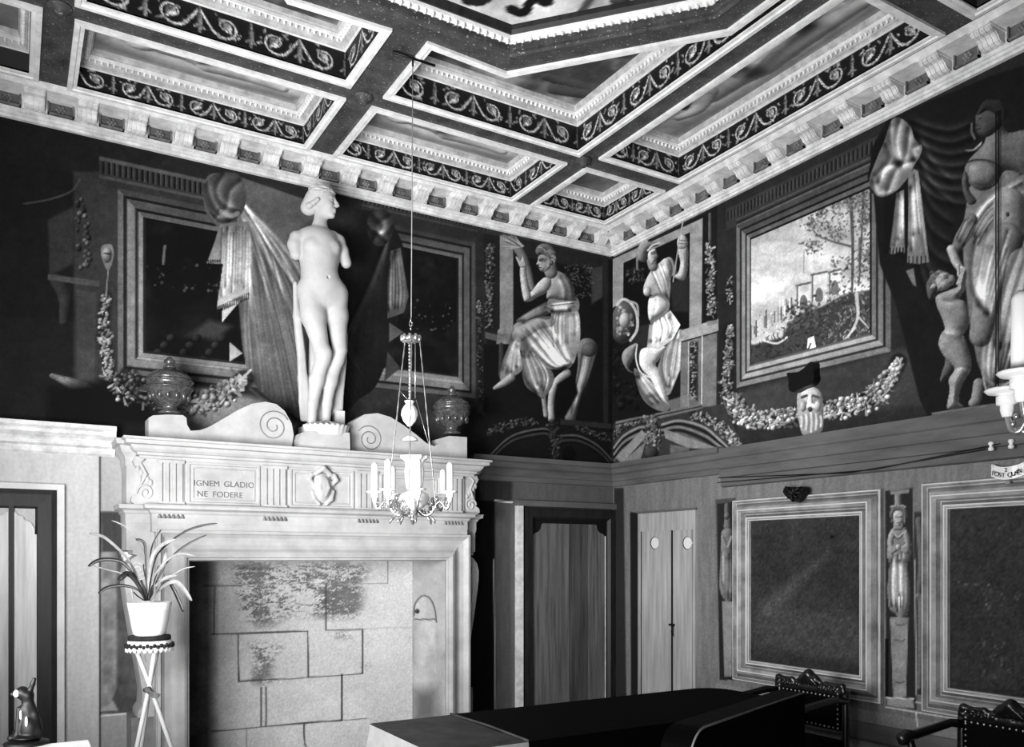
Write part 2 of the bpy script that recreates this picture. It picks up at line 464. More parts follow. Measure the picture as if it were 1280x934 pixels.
    def garland(s,p,w,n,g,seed=0,leaf=3.2):
        r=np.random.default_rng(seed); p=catmull(p,12); 
        wv=np.array(w if hasattr(w,'__len__') else [w,w]); 
        s.stroke(p[::4],float(wv.mean())*.95,.07,.75,smooth=False,soft=4)
        for k in range(n):
            j=r.random(); q=p[int(j*(len(p)-1))]; ww=np.interp(j,np.linspace(0,1,len(wv)),wv)
            o=(r.random(2)-.5)*2*ww*.85; sz=leaf*(.5+r.random()*.8)
            if r.random()<.55: s.ball(q+o,sz,sz*.85,g*(.55+.7*r.random()),amb=.25)
            else:
                an=r.random()*6.28; d=np.array((math.cos(an),math.sin(an)))*sz*1.5
                s.stroke([q+o-d,q+o+d],sz*.5,g*(.35+.8*r.random()),.9,.3,smooth=False)
    def tint(s,amp,sc,seed):
        s.c*=1+amp*(vnoise(s.X,s.Y,sc,seed)-.5)*2
def grid_canvas(u0,u1,v0,v1,h):
    nu=int(round((u1-u0)/h))+1;nv=int(round((v1-v0)/h))+1
    return np.meshgrid(np.linspace(u0,u1,nu),np.linspace(v0,v1,nv),indexing='ij')
def grid_faces(nu,nv,flip=False):
    i,j=np.meshgrid(np.arange(nu-1),np.arange(nv-1),indexing='ij')
    a=(i*nv+j).ravel();q=np.stack([a,a+nv,a+nv+1,a+1],1)
    return q[:,::-1] if flip else q
# ================================================================== ROOM SHELL
ZC=4.40; XL=-5.5; YN=-6.7
fb0=A(236,701,-.35); fb1=A(557,701,-.35)           # fireplace opening corners
FX0,FX1,FZ=fb0.x,fb1.x,fb0.z; FBY=.26
m=MB(); m.box(XL-.2,.2,YN-.2,.8,-.1,0); struct('floor',m,'floor')
m=MB()                                              # back wall with a hole for the hearth
m.box(XL,FX0-.02,.012,.30,0,ZC+.4); m.box(FX1+.02,.3,.012,.30,0,ZC+.4); m.box(FX0-.02,FX1+.02,.012,.30,FZ+.02,ZC+.4)
wall_back=struct('wall_back',m,'plasterd')
m=MB(); m.box(.012,.3,YN,.012,0,ZC+.4); wall_right=struct('wall_right',m,'plasterd')
m=MB()                                              # left wall with the window opening that lights the room
WY0,WY1,WZ0,WZ1=-4.1,-2.3,1.0,3.0
m.box(XL-.3,XL,YN,WY0,0,ZC+.4); m.box(XL-.3,XL,WY1,.3,0,ZC+.4); m.box(XL-.3,XL,WY0,WY1,0,WZ0); m.box(XL-.3,XL,WY0,WY1,WZ1,ZC+.4)
struct('wall_left',m,'plaster')
m=MB(); m.box(XL,.3,YN-.3,YN,0,ZC+.4); struct('wall_front',m,'plaster')
m=MB(); m.frame(lambda u,v,h:(XL-.1+h,u,v),WY0,WY1,WZ0,WZ1,[(0,0),(0,.12),(.07,.12),(.07,0)])
m.box(XL-.09,XL-.05,(WY0+WY1)/2-.03,(WY0+WY1)/2+.03,WZ0,WZ1)
struct('window_1',m,'white')
def Zm(ox,oy,s): return lambda pts:[(ox+x/s,oy+y/s) for x,y in pts]
def rectA(P_,x0,x1,z0,z1,val,soft=.012,a=1):         # rectangle in wall coordinates, via the corner pixels
    P_.poly([proj(x0,0,z1),proj(x1,0,z1),proj(x1,0,z0),proj(x0,0,z0)],val,1.0,a)
def rectB(P_,y0,y1,z0,z1,val,a=1):
    P_.poly([proj(0,y0,z1),proj(0,y1,z1),proj(0,y1,z0),proj(0,y0,z0)],val,1.0,a)
def painted_frame(P_,rect,u0,u1,z0,z1,bands):
    """trompe l'oeil frame: (width, left, top, right, bottom grey)"""
    for w,l,t,r,b in bands:
        s=1 if u1>u0 else -1
        rect(P_,u0,u0+s*w,z0,z1,l); rect(P_,u1-s*w,u1,z0,z1,r)
        for (za,zb,g) in ((z1-w,z1,t),(z0,z0+w,b)):
            # mitred bar
            if rect is rectA: q=[proj(u0,0,z1 if za>z0 else z0)]
            if zb==z1: pts=[(u0,z1),(u1,z1),(u1-s*w,z1-w),(u0+s*w,z1-w)]
            else: pts=[(u0,z0),(u1,z0),(u1-s*w,z0+w),(u0+s*w,z0+w)]
            P_.poly([proj(*((u,0,z) if rect is rectA else (0,u,z))) for u,z in pts],g,.8)
        u0+=s*w;u1-=s*w;z0+=w;z1-=w
    return u0,u1,z0,z1
def split_canvas(P_,shape,V3,spec,basename,parentless):
    """cut the painted wall into one mesh per painted field"""
    nu,nv=shape; Fq=grid_faces(nu,nv,parentless); ids=P_.id[Fq].max(1)
    out={}
    for k,(name,label,cat,grp) in spec.items():
        f=Fq[ids==k]
        if not len(f): continue
        uq,inv=np.unique(f,return_inverse=True)
        o=arr_mesh(name,V3[uq],inv.reshape(f.shape),'fresco',P_.c[uq])
        if k==0: o['kind']='structure'
        else: tag(o,label,cat,grp)
        out[k]=o
    return out
BANDS=[(.035,.30,.20,.22,.26),(.02,.10,.08,.10,.10),(.05,.36,.24,.26,.34),(.018,.12,.08,.10,.42),(.03,.40,.28,.30,.36),(.015,.10,.05,.08,.10)]
# ------------------------------------------------------------------ back wall fresco
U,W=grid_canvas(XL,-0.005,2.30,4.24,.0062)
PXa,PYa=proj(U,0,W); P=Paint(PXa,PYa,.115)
z1=Zm(0,200,2.747); z2=Zm(240,200,2.458); z3=Zm(600,280,3.594)
P.c*= .75+.5*np.clip((P.X-60)/500,0,1)  # base darkens leftwards: the room's light fall-off painted into the fresco
# far-left ruined field
P.poly([(92,215),(128,215),(124,480),(92,480)],.17,4,.8); P.poly([(0,205),(90,215),(92,400),(0,395)],.08,3)
P.stroke([(30,255),(60,250),(88,240),(100,225)],1.2,.3,.5); P.poly([(60,275),(92,258),(92,330),(62,345)],.15,4)
for k in range(26): P.ball((105+random.uniform(-9,9),250+k*3.4),random.uniform(2,5),3.5,.22*random.uniform(.6,1.5),amb=.2)
P.limb([(70,350),(82,372),(80,402)],[8,9,6],.16); P.poly([(60,343),(128,352),(128,360),(60,350)],.22,1); P.poly([(96,362),(120,366),(118,480),(96,476)],.19,2)
P.limb([(65,470),(105,487),(140,508)],[3,9,4],.34); P.folds([(66,468),(100,482),(140,505)],[(66,474),(100,495),(138,510)],4,2,.5,3)
P.poly([(60,485),(190,470),(190,530),(60,530)],.045,14)
# left painted picture
fl0=A(147,238).x; fr0=A(334,300).x; fzt=A(147,236).z; fzb=A(147,467).z
ent=A(122,196).z
rectA(P,A(124,300).x,fr0+.1,fzt,ent,.15); rectA(P,A(124,300).x,fl0,fzb-.05,fzt,.16)
for k in range(46):
    x=A(128,300).x+k*.033; rectA(P,x,x+.014,ent-.10,ent-.02,.05); rectA(P,x+.014,x+.02,ent-.10,ent-.02,.24)
rectA(P,A(124,300).x,fr0,ent-.02,ent+.005,.24); rectA(P,A(124,300).x,fr0,ent-.135,ent-.115,.22)
P.poly([(122,190),(350,236),(350,500),(122,505)],lambda x,y:0,1,0,id=1)
a_,b_,c_,d_=painted_frame(P,rectA,fl0,fr0,fzb,fzt,BANDS); rectA(P,a_,b_,c_,d_,.055)
P.clip=P.mask([proj(a_,0,d_),proj(b_,0,d_),proj(b_,0,c_),proj(a_,0,c_)],False)
P.c[P.clip]=.045+.10*np.clip(vnoise(P.X,P.Y,26,5)[P.clip]-.45,0,1)
for k in range(34): P.stroke([(175+random.uniform(0,105),330+random.uniform(0,34))]*2,random.uniform(.6,2.2),random.uniform(.12,.3),.8)
P.stroke([(204,330),(205,316),(206,308)],1.6,.3); P.poly([(232,420),(262,400),(290,408),(270,425)],.16,8)
for k in range(12): P.ball((190+k*8,450-(k%4)*9),6,5,.13,amb=.2)
P.clip=None
# right painted picture
gl0=A(452,300).x; gr0=A(594,300).x; gzt=A(594,304).z; gzb=A(594,498).z; ge=A(600,268).z
rectA(P,gl0,gr0+.02,gzt,ge,.15); 
for k in range(34):
    x=gl0+k*.033; rectA(P,x,x+.014,ge-.12,ge-.03,.06); rectA(P,x+.014,x+.02,ge-.12,ge-.03,.27)
rectA(P,gl0,gr0+.02,ge-.15,ge-.135,.22)
P.poly([(430,262),(606,285),(606,505),(430,500)],0,1,0,id=3)
a2,b2,c2,d2=painted_frame(P,rectA,gl0,gr0,gzb,gzt,BANDS); rectA(P,a2,b2,c2,d2,.06)
P.clip=P.mask([proj(a2,0,d2),proj(b2,0,d2),proj(b2,0,c2),proj(a2,0,c2)],False)
P.c[P.clip]=.05+.12*np.clip(vnoise(P.X,P.Y,22,9)[P.clip]-.42,0,1)
for k in range(22): P.stroke([(515+random.uniform(0,50),375+random.uniform(0,40))]*2,random.uniform(.6,2),random.uniform(.12,.28),.8)
P.clip=None
# great curtain behind the statue
cur=[(258,222),(285,218),(330,232),(390,252),(450,262),(478,268),(496,290),(505,320),(500,380),(494,420),(482,455),(468,485),(448,500),(425,520),(380,525),(345,505),(318,480),(304,440),(298,380),(290,320),(272,285),(256,262)]
P.poly(cur,lambda x,y:.25-.17*np.clip((x-395)/60,0,1)-.04*np.clip((y-430)/80,0,1),1.5,smooth=True,id=2)  # right part darkened: the shadow beside the statue painted into the curtain
P.clip=P.mask(cur)
for k in range(30):
    t=k/29; ex=305+t*165; ey=470+50*math.sin(t*2.6)-t*10
    P.fold([(292+8*t,240+12*t),(300+60*t+8*math.sin(k),300+20*t),(0.5*(300+60*t)+.5*ex,400),(ex,ey)],random.uniform(2,5),random.uniform(.25,.75)*(1-.4*t))
for k in range(14):
    t=k/13; P.fold([(486,292),(480-20*t,330+30*t),(470-50*t,400+40*t),(470-80*t,480+10*t)],random.uniform(2,5),random.uniform(.15,.4))
P.clip=None
kn=z2([(35,90),(50,60),(90,40),(140,45),(165,90),(160,150),(130,185),(90,195),(60,170),(40,130)])
P.poly(kn,.2,1,smooth=True,id=2); P.clip=P.mask(kn)
for q in ([(50,70),(60,110),(80,150),(120,180)],[(100,50),(80,90),(95,130),(140,150)],[(150,70),(120,100),(110,150),(75,180)],[(60,160),(90,178),(130,172)]): P.fold(z2(q),5,1.0)
P.stroke(z2([(90,160),(120,172),(140,165)]),3,.45,.7); P.clip=None
tl=z2([(85,200),(140,190),(176,190),(172,425),(150,432),(110,478),(92,500),(92,455),(75,460),(95,320),(45,318),(70,250)])
P.poly(tl,lambda x,y:.34+.22*np.clip((y-300)/80,0,1),1,id=2); P.clip=P.mask(tl,False)
P.folds(z2([(90,200),(85,320),(80,455)]),z2([(172,195),(172,300),(165,425)]),9,2.5,.9,4); P.clip=None
for k in range(9): x=45+k*5; P.stroke(z2([(x,318-k*.5),(x+1,308)]),.6,.1,smooth=False)
for k in range(17): x=76+k*6; P.stroke(z2([(x,470-k*2.7),(x+2,452-k*2.7)]),.7,.08,smooth=False)
P.poly(z2([(115,560),(155,595),(115,620)]),.45,1,id=2); P.stroke(z2([(120,640),(152,680),(215,735)]),1.5,.22,.6)
k2=z2([(545,170),(580,150),(610,165),(620,210),(600,255),(570,265),(545,240),(537,205)]); P.poly(k2,.15,1,smooth=True,id=2); P.clip=P.mask(k2)
for q in ([(560,165),(590,200),(560,250)],[(605,180),(570,210),(600,245)],[(545,200),(580,225),(610,200)]): P.fold(z2(q),5,1.2)
P.clip=None
tr=z2([(610,280),(640,270),(665,420),(650,470),(600,488),(600,380)]); P.poly(tr,.22,1,id=2); P.clip=P.mask(tr,False); P.folds(z2([(612,285),(604,400),(605,480)]),z2([(640,280),(655,400),(648,465)]),5,2.4,1.1,8); P.clip=None
P.poly(z2([(605,500),(650,530),(605,560)]),.25,1.5,id=2); P.poly(z2([(600,590),(640,640),(590,680)]),.17,2,id=2)
# stone ground under the picture + swags
P.poly([(225,480),(330,500),(372,530),(372,560),(225,560)],.42,8,.8); P.poly([(430,515),(600,520),(600,585),(430,565)],.20,10,.8)
P.poly([(610,300),(630,300),(630,590),(570,590),(575,520),(606,500)],.06,6,.8)
P.garland([(133,372),(130,410),(134,445),(140,475),(162,500)],[4,8,8,9,10],170,.50,1,2.6)
P.garland([(160,470),(180,490),(205,505)],[10,16,12],90,.30,2,3)
P.garland([(238,505),(262,500),(285,490),(306,474)],[17,17,13,4],150,.52,3,4)
P.stroke([(300,476),(313,463)],1.6,.5); P.limb([(136,335),(134,355),(133,370)],[1,1,1.4],.4)
mk=[(127,308),(139,306),(142,318),(139,332),(134,338),(127,322)]; P.poly(mk,.34,1,smooth=True); P.ball((134,319),6,10,.42); P.stroke([(130,317),(138,318)],.9,.1)
# candelabra strips
P.poly([(594,300),(604,292),(606,520),(596,515)],.12,1.5); P.garland([(600,400),(600,440),(602,500)],[3,4,4],70,.24,5,1.7); P.garland([(598,378),(600,392)],[3,4],22,.36,6,1.6)
P.poly([(604,292),(625,296),(625,420),(606,415)],.10,1); P.garland([(613,308),(612,350),(612,408)],[4,6,6],150,.33,7,2.0)
P.poly([(606,415),(626,420),(626,428),(606,423)],.24,1); P.poly([(604,430),(626,432),(626,520),(604,515)],.06,1)
# seated woman panel
pan=[proj(A(624,300).x,0,4.21),proj(-.006,0,4.21),proj(-.006,0,A(700,535).z),proj(A(624,300).x,0,A(624,528).z)]
P.poly(pan,.07,1,id=4)
P.poly(z3([(88,50),(148,62),(148,500),(78,535),(78,480),(88,470)]),.40,1,id=4,noise=.1); P.poly(z3([(148,62),(580,150),(560,215),(148,140)]),.11,1)
P.poly(z3([(500,200),(550,190),(550,330),(500,360)]),.20,3); P.poly(z3([(552,140),(575,140),(575,930),(552,900)]),.12,2)
P.poly(z3([(78,490),(150,498),(150,540),(72,540)]),.36,1,noise=.1)
for k in range(120): 
    x,y=random.uniform(380,500),random.uniform(180,330); P.stroke(z3([(x,y),(x+random.uniform(-14,14),y+random.uniform(-10,10))]),.6,random.uniform(.12,.38),.7,smooth=False)
P.limb(z3([(95,545),(98,600),(92,680)]),[3,4,3],.18)
# torch / sheaf
P.limb(z3([(170,110),(205,180),(235,290)]),[6,5,3.5],.38)
for k in range(38):
    a=random.uniform(-.5,.6); P.stroke(z3([(185+random.uniform(-8,8),100),(120+random.uniform(-25,40),75+a*70)]),1.1,random.uniform(.2,.6),.9,.3,smooth=False)
# drapery falling behind, stool
P.limb(z3([(480,560),(470,640),(430,790),(405,870)]),[13,9,5,7],.38); P.folds(z3([(460,560),(445,680),(390,870)]),z3([(520,560),(495,660),(440,870)]),6,2.6,1.0,12)
P.limb(z3([(390,670),(335,720),(318,800),(320,880)]),[5,4.5,4,4],.62); P.limb(z3([(285,780),(295,860)]),[3,3],.5)
P.poly(z3([(345,720),(420,680),(440,760),(385,860),(340,870)]),.05,3)
P.ball(z3([(490,565)])[0],10,9,.3)
# back leg + skirt
lw=z3([(165,535),(220,540),(330,680),(290,780),(265,775),(200,720),(180,600)]); P.poly(lw,.30,1,smooth=True)
P.folds(z3([(175,560),(195,680),(255,770)]),z3([(240,560),(310,680),(285,770)]),8,3,1.0,13)
lg=z3([(150,470),(185,520),(175,560),(190,650),(140,690),(90,700),(100,620),(130,540)]); P.poly(lg,.36,1,smooth=True)
P.folds(z3([(155,490),(115,600),(95,690)]),z3([(180,530),(175,620),(175,670)]),7,2.6,.9,14)
P.limb(z3([(140,690),(105,715),(65,738)]),[5,4.5,2.2],.50)
sk=z3([(150,470),(170,440),(230,420),(310,430),(330,380),(430,380),(450,480),(440,560),(410,640),(350,655),(290,640),(240,580),(200,530)])
P.poly(sk,.46,1,smooth=True); P.folds(z3([(165,480),(230,560),(320,640),(400,640)]),z3([(300,440),(360,520),(400,600),(430,620)]),10,3.6,.9,15)
P.folds(z3([(335,395),(320,450),(330,560)]),z3([(430,390),(440,460),(430,560)]),8,2.6,.7,16)
P.limb(z3([(175,500),(250,450),(310,440)]),[9,8,7],.5,a=.5)
P.poly(z3([(165,430),(240,380),(310,350),(310,400),(260,420),(180,440)]),.24,1,smooth=True); P.folds(z3([(170,432),(240,385),(305,360)]),z3([(190,442),(260,415),(310,400)]),4,2.5,1,17)
bd=z3([(300,370),(320,330),(430,330),(440,390),(380,395),(310,400)]); P.poly(bd,.36,1,smooth=True); P.folds(z3([(305,360),(430,345)]),z3([(310,395),(440,390)]),4,2.4,1.1,18)
# torso, arm, head
P.form(z3([(318,205),(338,208),(378,226),(410,265),(424,320),(430,348),(330,338),(298,335),(300,300),(285,265),(300,235)]),.50,16)
P.fold(z3([(372,335),(372,290),(352,245)]),3.5,.8); P.fold(z3([(410,330),(400,280),(380,245)]),3,.5)
P.form(z3([(262,262),(292,240),(318,250),(318,280),(296,308),(258,328),(225,348),(205,346),(202,328),(232,300)]),.58,9)
P.form(z3([(202,350),(190,322),(182,270),(178,222),(182,192),(205,190),(211,232),(219,282),(228,335)]),.60,6)
P.form(z3([(181,196),(168,172),(158,147),(172,152),(184,164),(190,143),(200,160),(207,190)]),.58,3)
P.limb(z3([(318,218),(312,192)]),[8,8],.44)
P.form(z3([(262,146),(258,166),(252,182),(262,188),(263,198),(270,210),(288,216),(306,206),(318,188),(300,150),(280,138)]),.54,7)
P.form(z3([(248,118),(262,96),(290,88),(320,98),(340,130),(336,165),(320,188),(304,180),(296,152),(272,138),(255,140)]),.34,7)
for k in range(22): 
    x,y=random.uniform(262,330),random.uniform(98,165); P.stroke(z3([(x,y),(x+10,y+5),(x+12,y+12)]),.9,random.uniform(.2,.55),.8)
P.stroke(z3([(266,167),(280,164)]),.8,.12); P.stroke(z3([(265,160),(282,156)]),.7,.2); P.stroke(z3([(258,184),(264,185)]),.6,.2); P.stroke(z3([(263,196),(273,197)]),.7,.15); P.fold(z3([(300,160),(303,188),(285,212)]),2.2,.6)
# painted broken pediment and dark ground beneath
P.poly([(606,520),(764,542),(764,600),(606,590)],.075,3)
for k,(g,w) in enumerate(((.24,1.3),(.05,1.2),(.17,1.5),(.06,1))):
    P.stroke([(612,570-k*-3),(640,545+k*3),(680,536+k*3),(692,545+k*3)],w,g); P.stroke([(700,545+k*3),(722,545+k*3),(745,556+k*3),(764,575+k*3)],w,g)
P.garland([(612,540),(640,530),(672,528)],[5,6,3],70,.26,21,2.2); P.garland([(720,535),(740,541),(762,550)],[3,4,4],46,.24,22,2); P.garland([(690,530),(694,550),(694,575)],[7,7,5],60,.2,23,2.6)
P.ball((711,568),9,10,.04,amb=.9); P.poly([(700,524),(764,530),(764,536),(700,531)],.14,1)
# age
P.poly([(440,262),(600,280),(600,300),(500,300)],.08,14,.35)
P.tint(.16,30,41); P.tint(.14,6,42); P.c*=1+.05*RNG.standard_normal(P.c.shape)
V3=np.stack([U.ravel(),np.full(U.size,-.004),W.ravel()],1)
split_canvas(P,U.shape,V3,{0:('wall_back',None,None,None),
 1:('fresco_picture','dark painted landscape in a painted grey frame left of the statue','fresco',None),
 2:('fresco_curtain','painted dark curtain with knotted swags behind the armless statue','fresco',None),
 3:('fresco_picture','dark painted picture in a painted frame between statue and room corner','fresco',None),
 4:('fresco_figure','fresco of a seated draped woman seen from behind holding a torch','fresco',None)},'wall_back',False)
# ------------------------------------------------------------------ right wall fresco
U,W=grid_canvas(-3.9,-0.005,2.30,4.24,.0056)
PXb,PYb=proj(0*U,U,W); P=Paint(PXb,PYb,.13)
z4=Zm(755,270,3.594); z5=Zm(900,200,3.335); z6=Zm(1080,110,4.245); z7=Zm(1080,300,4.245)
P.poly([(880,270),(935,235),(935,560),(880,570)],.13,2)
# warrior panel
pan=[proj(0,-.006,4.22),proj(0,B(893,300).y,4.22),proj(0,B(893,300).y,B(893,513).z),proj(0,-.006,B(766,530).z)]
P.poly(pan,.08,1,id=1)
P.poly(z4([(40,195),(445,10),(440,490),(385,505),(385,75),(90,212),(88,385),(30,420)]),.46,1.2,noise=.1)
P.poly(z4([(90,212),(388,75),(382,505),(300,520),(88,385)]),.06,1.2)
P.poly(z4([(345,560),(440,540),(440,860),(345,870)]),.34,1.2,noise=.1); P.poly(z4([(440,540),(510,520),(505,900),(440,870)]),.36,1.2,noise=.1)
P.poly(z4([(345,515),(515,462),(517,518),(345,568)]),.5,1.0,noise=.1); P.stroke(z4([(345,568),(517,520)]),.9,.1,smooth=False)
P.stroke(z4([(443,540),(440,860)]),.7,.65,smooth=False); P.stroke(z4([(382,565),(380,860)]),.7,.55,smooth=False)
P.poly(z4([(385,575),(425,562),(425,850),(385,855)]),.18,1); P.garland(z4([(405,580),(405,680),(400,840)]),[4,4.5,4],60,.45,31,2)
P.poly(z4([(290,830),(385,800),(440,850),(300,880)]),.4,2,.7)
for k in range(50): P.ball(z4([(105+random.uniform(0,80),235+random.uniform(0,70))])[0],2,2,random.uniform(.1,.3),amb=.2)
P.poly(z4([(300,300),(382,270),(382,430),(310,430)]),.13,4)
P.garland(z4([(20,600),(60,700),(110,850)]),[14,18,18],80,.10,32,4)
# spear, raised arm
P.form(z4([(332,150),(375,140),(379,200),(373,262),(360,286),(335,286),(318,272),(336,250),(344,205)]),.60,8)
P.form(z4([(330,115),(340,90),(352,82),(370,94),(378,120),(368,146),(336,146)]),.60,6); P.stroke(z4([(338,110),(372,112)]),.6,.25); P.stroke(z4([(336,124),(374,126)]),.6,.25)
P.form(z4([(280,195),(306,190),(326,232),(322,268),(300,262)]),.62,7)
P.stroke(z4([(362,0),(345,80),(312,295)]),.8,.5,smooth=False)
# dark drapery and legs
P.poly(z4([(150,500),(230,480),(230,600),(180,660),(110,600)]),.14,2)
P.form(z4([(84,618),(108,590),(152,572),(142,622),(112,682),(132,704),(108,694),(84,655)]),.48,8)
dr=z4([(310,520),(350,508),(345,690),(300,800),(280,810),(240,690),(255,640)]); P.poly(dr,.40,1); P.clip=P.mask(dr,False); P.folds(z4([(315,525),(265,650),(280,800)]),z4([(348,515),(340,680),(300,800)]),8,2.6,1.0,33); P.clip=None
dl=z4([(135,690),(165,700),(230,760),(298,845),(270,880),(200,850),(160,790)]); P.poly(dl,.34,1,smooth=True); P.folds(z4([(140,700),(170,780),(240,860)]),z4([(170,705),(230,770),(290,845)]),7,2.6,1,34)
P.form(z4([(168,602),(215,588),(282,590),(246,648),(232,668),(256,702),(276,762),(292,838),(268,832),(240,792),(212,735),(174,692),(160,655)]),.82,10)
P.stroke(z4([(150,580),(145,640),(165,700),(215,730)]),.9,.7)
sk=z4([(205,490),(300,425),(345,490),(310,555),(250,600),(195,590)]); P.poly(sk,.66,1); P.clip=P.mask(sk,False)
P.folds(z4([(215,480),(210,540),(200,590)]),z4([(310,430),(345,490),(320,555)]),10,2.6,1.3,35); P.clip=None
P.form(z4([(215,242),(245,216),(276,190),(300,200),(312,242),(300,292),(298,352),(290,392),(268,386),(225,362),(205,348),(178,334),(188,292)]),.60,13)
P.form(z4([(204,372),(240,360),(276,375),(291,402),(280,432),(240,456),(210,472),(199,440)]),.80,12)
P.ball(z4([(196,340)])[0],5,6,.68); P.folds(z4([(215,245),(250,320),(280,390)]),z4([(275,200),(300,280),(295,370)]),6,2.4,.9,36)
P.stroke(z4([(212,366),(255,352),(291,390)]),1.5,.35); P.stroke(z4([(291,395),(280,432),(215,477)]),1.8,.38); P.fold(z4([(240,380),(236,420),(225,450)]),3,.4)
P.limb(z4([(222,228),(214,205)]),[6,5.6],.46)
P.form(z4([(203,160),(232,148),(236,166),(243,182),(236,190),(237,200),(228,214),(212,217),(199,192)]),.66,6)
P.form(z4([(150,190),(147,160),(163,132),(190,114),(220,117),(250,122),(241,136),(212,146),(197,166),(191,190),(182,206),(160,202)]),.42,9); P.stroke(z4([(250,122),(220,132),(198,155)]),1.1,.62)
P.stroke(z4([(160,145),(175,118),(190,104),(192,116)]),1.8,.5); P.stroke(z4([(150,185),(150,240)]),1.3,.34); P.stroke(z4([(217,172),(229,168)]),.8,.12); P.stroke(z4([(214,165),(230,160)]),.6,.2); P.stroke(z4([(228,200),(237,198)]),.7,.15)
# shield
P.ball(z4([(92,478)])[0],17,27,.30,.15); P.stroke(z4([(60,400),(85,375),(120,390),(148,440),(150,510),(120,560)]),1.7,.62)
P.stroke(z4([(120,385),(150,400),(155,450)]),1.4,.5)
for k in range(60): P.stroke(z4([(60+random.uniform(0,75),405+random.uniform(0,140))]*2),random.uniform(.7,2.6),random.uniform(.2,.75),.7)
P.ball(z4([(95,470)])[0],7,10,.62)
# painted garlands beside
P.poly([(882,255),(897,248),(897,400),(884,404)],.09,1); P.garland([(886,308),(889,345),(890,395)],[3.5,7,6],150,.55,37,2.1); P.limb([(888,268),(888,300)],[2,2.2],.3)
P.poly([(897,400),(897,404),(884,408),(884,402)],.4,1)
P.poly([(899,345),(924,330),(924,545),(899,555)],.12,1.5); P.garland([(913,352),(913,376)],[4,4],28,.5,38,2); P.garland([(913,410),(911,450),(908,490),(916,525)],[3,6,8,11],190,.48,39,2.4)
# landscape picture
lz1=B(921,283).z; ly0=B(921,300).y; lz0=B(921,485).z; ly1=B(1114,400).y
ez=4.17
rectB(P,B(908,300).y,ly1,lz1,ez,.17); P.poly([(905,265),(1110,145),(1110,440),(905,500)],0,1,0,id=2)
for k in range(46):
    y=B(910,300).y-k*.033; rectB(P,y-.014,y,ez-.09,ez-.02,.08); rectB(P,y-.02,y-.014,ez-.09,ez-.02,.26)
for dz,g in ((.11,.25),(.135,.09),(.15,.3),(.2,.12)): rectB(P,ly0,ly1,ez-dz-.012,ez-dz,g)
BB=[(.035,.34,.22,.30,.40),(.018,.12,.10,.12,.16),(.035,.42,.24,.36,.50),(.015,.14,.06,.14,.2),(.03,.46,.30,.34,.55),(.012,.12,.05,.1,.3)]
a3,b3,c3,d3=painted_frame(P,rectB,ly0,ly1,lz0,lz1,BB)
lmask=[proj(0,a3,d3),proj(0,b3,d3),proj(0,b3,c3),proj(0,a3,c3)]
P.clip=P.mask(lmask,False); i=P.clip
sky=.50+.22*np.clip((P.Y-250)/120,0,1)+.34*(vnoise(P.X*.6+P.Y*.4,P.Y*1.6,34,51)-.5)
P.c[i]=np.clip(sky,.2,.82)[i]
P.poly(z5([(125,600),(200,600),(320,480),(350,520),(480,480),(520,620),(130,760)]),.6,6,.8)
for k in range(26): x=128+k*7; h=random.uniform(25,75); y=755-k*4.5-random.uniform(0,20); P.poly(z5([(x,y),(x,y-h),(x+7,y-h-4),(x+7,y)]),random.uniform(.3,.8),.7)
for k in range(60): P.stroke(z5([(130+random.uniform(0,190),630+random.uniform(0,100))]*2),.8,random.uniform(.15,.85),.8)
for cx_,cy_,w_,h_ in ((350,600,30,75),(415,570,32,90),(480,540,25,70)):
    P.poly(z5([(cx_-w_,cy_+25),(cx_-w_,cy_-h_),(cx_+w_,cy_-h_-14),(cx_+w_,cy_+20)]),.72,.8,noise=.2); P.poly(z5([(cx_-14,cy_+20),(cx_-14,cy_-20),(cx_,cy_-38),(cx_+14,cy_-22),(cx_+14,cy_+16)]),.35,.8,smooth=True)
    P.stroke(z5([(cx_-w_,cy_-h_),(cx_+w_,cy_-h_-14)]),1.3,.3,smooth=False); P.stroke(z5([(cx_-w_+4,cy_+20),(cx_-w_+4,cy_-h_)]),1.1,.35,smooth=False)
P.poly(z5([(125,775),(260,740),(290,680),(340,640),(430,610),(520,560),(640,540),(655,780),(125,910)]),.20,3)
for k in range(900):
    x,y=random.uniform(125,650),random.uniform(560,880)
    if y>770-(x-125)*.4: g=random.uniform(.07,.30) if x<430 else random.uniform(.1,.6); a=random.uniform(-1,1); P.stroke(z5([(x,y),(x+14*a,y-random.uniform(4,16))]),.9,g,.8,.3,smooth=False)
P.stroke(z5([(190,755),(240,765),(280,740)]),1.2,.7); 
for k in range(300):
    x,y=365+random.gauss(0,38),655+random.gauss(0,34); P.stroke(z5([(x,y),(x+random.uniform(-9,9),y+random.uniform(-7,7))]),1.5,random.uniform(.10,.34),.8,.5,smooth=False)

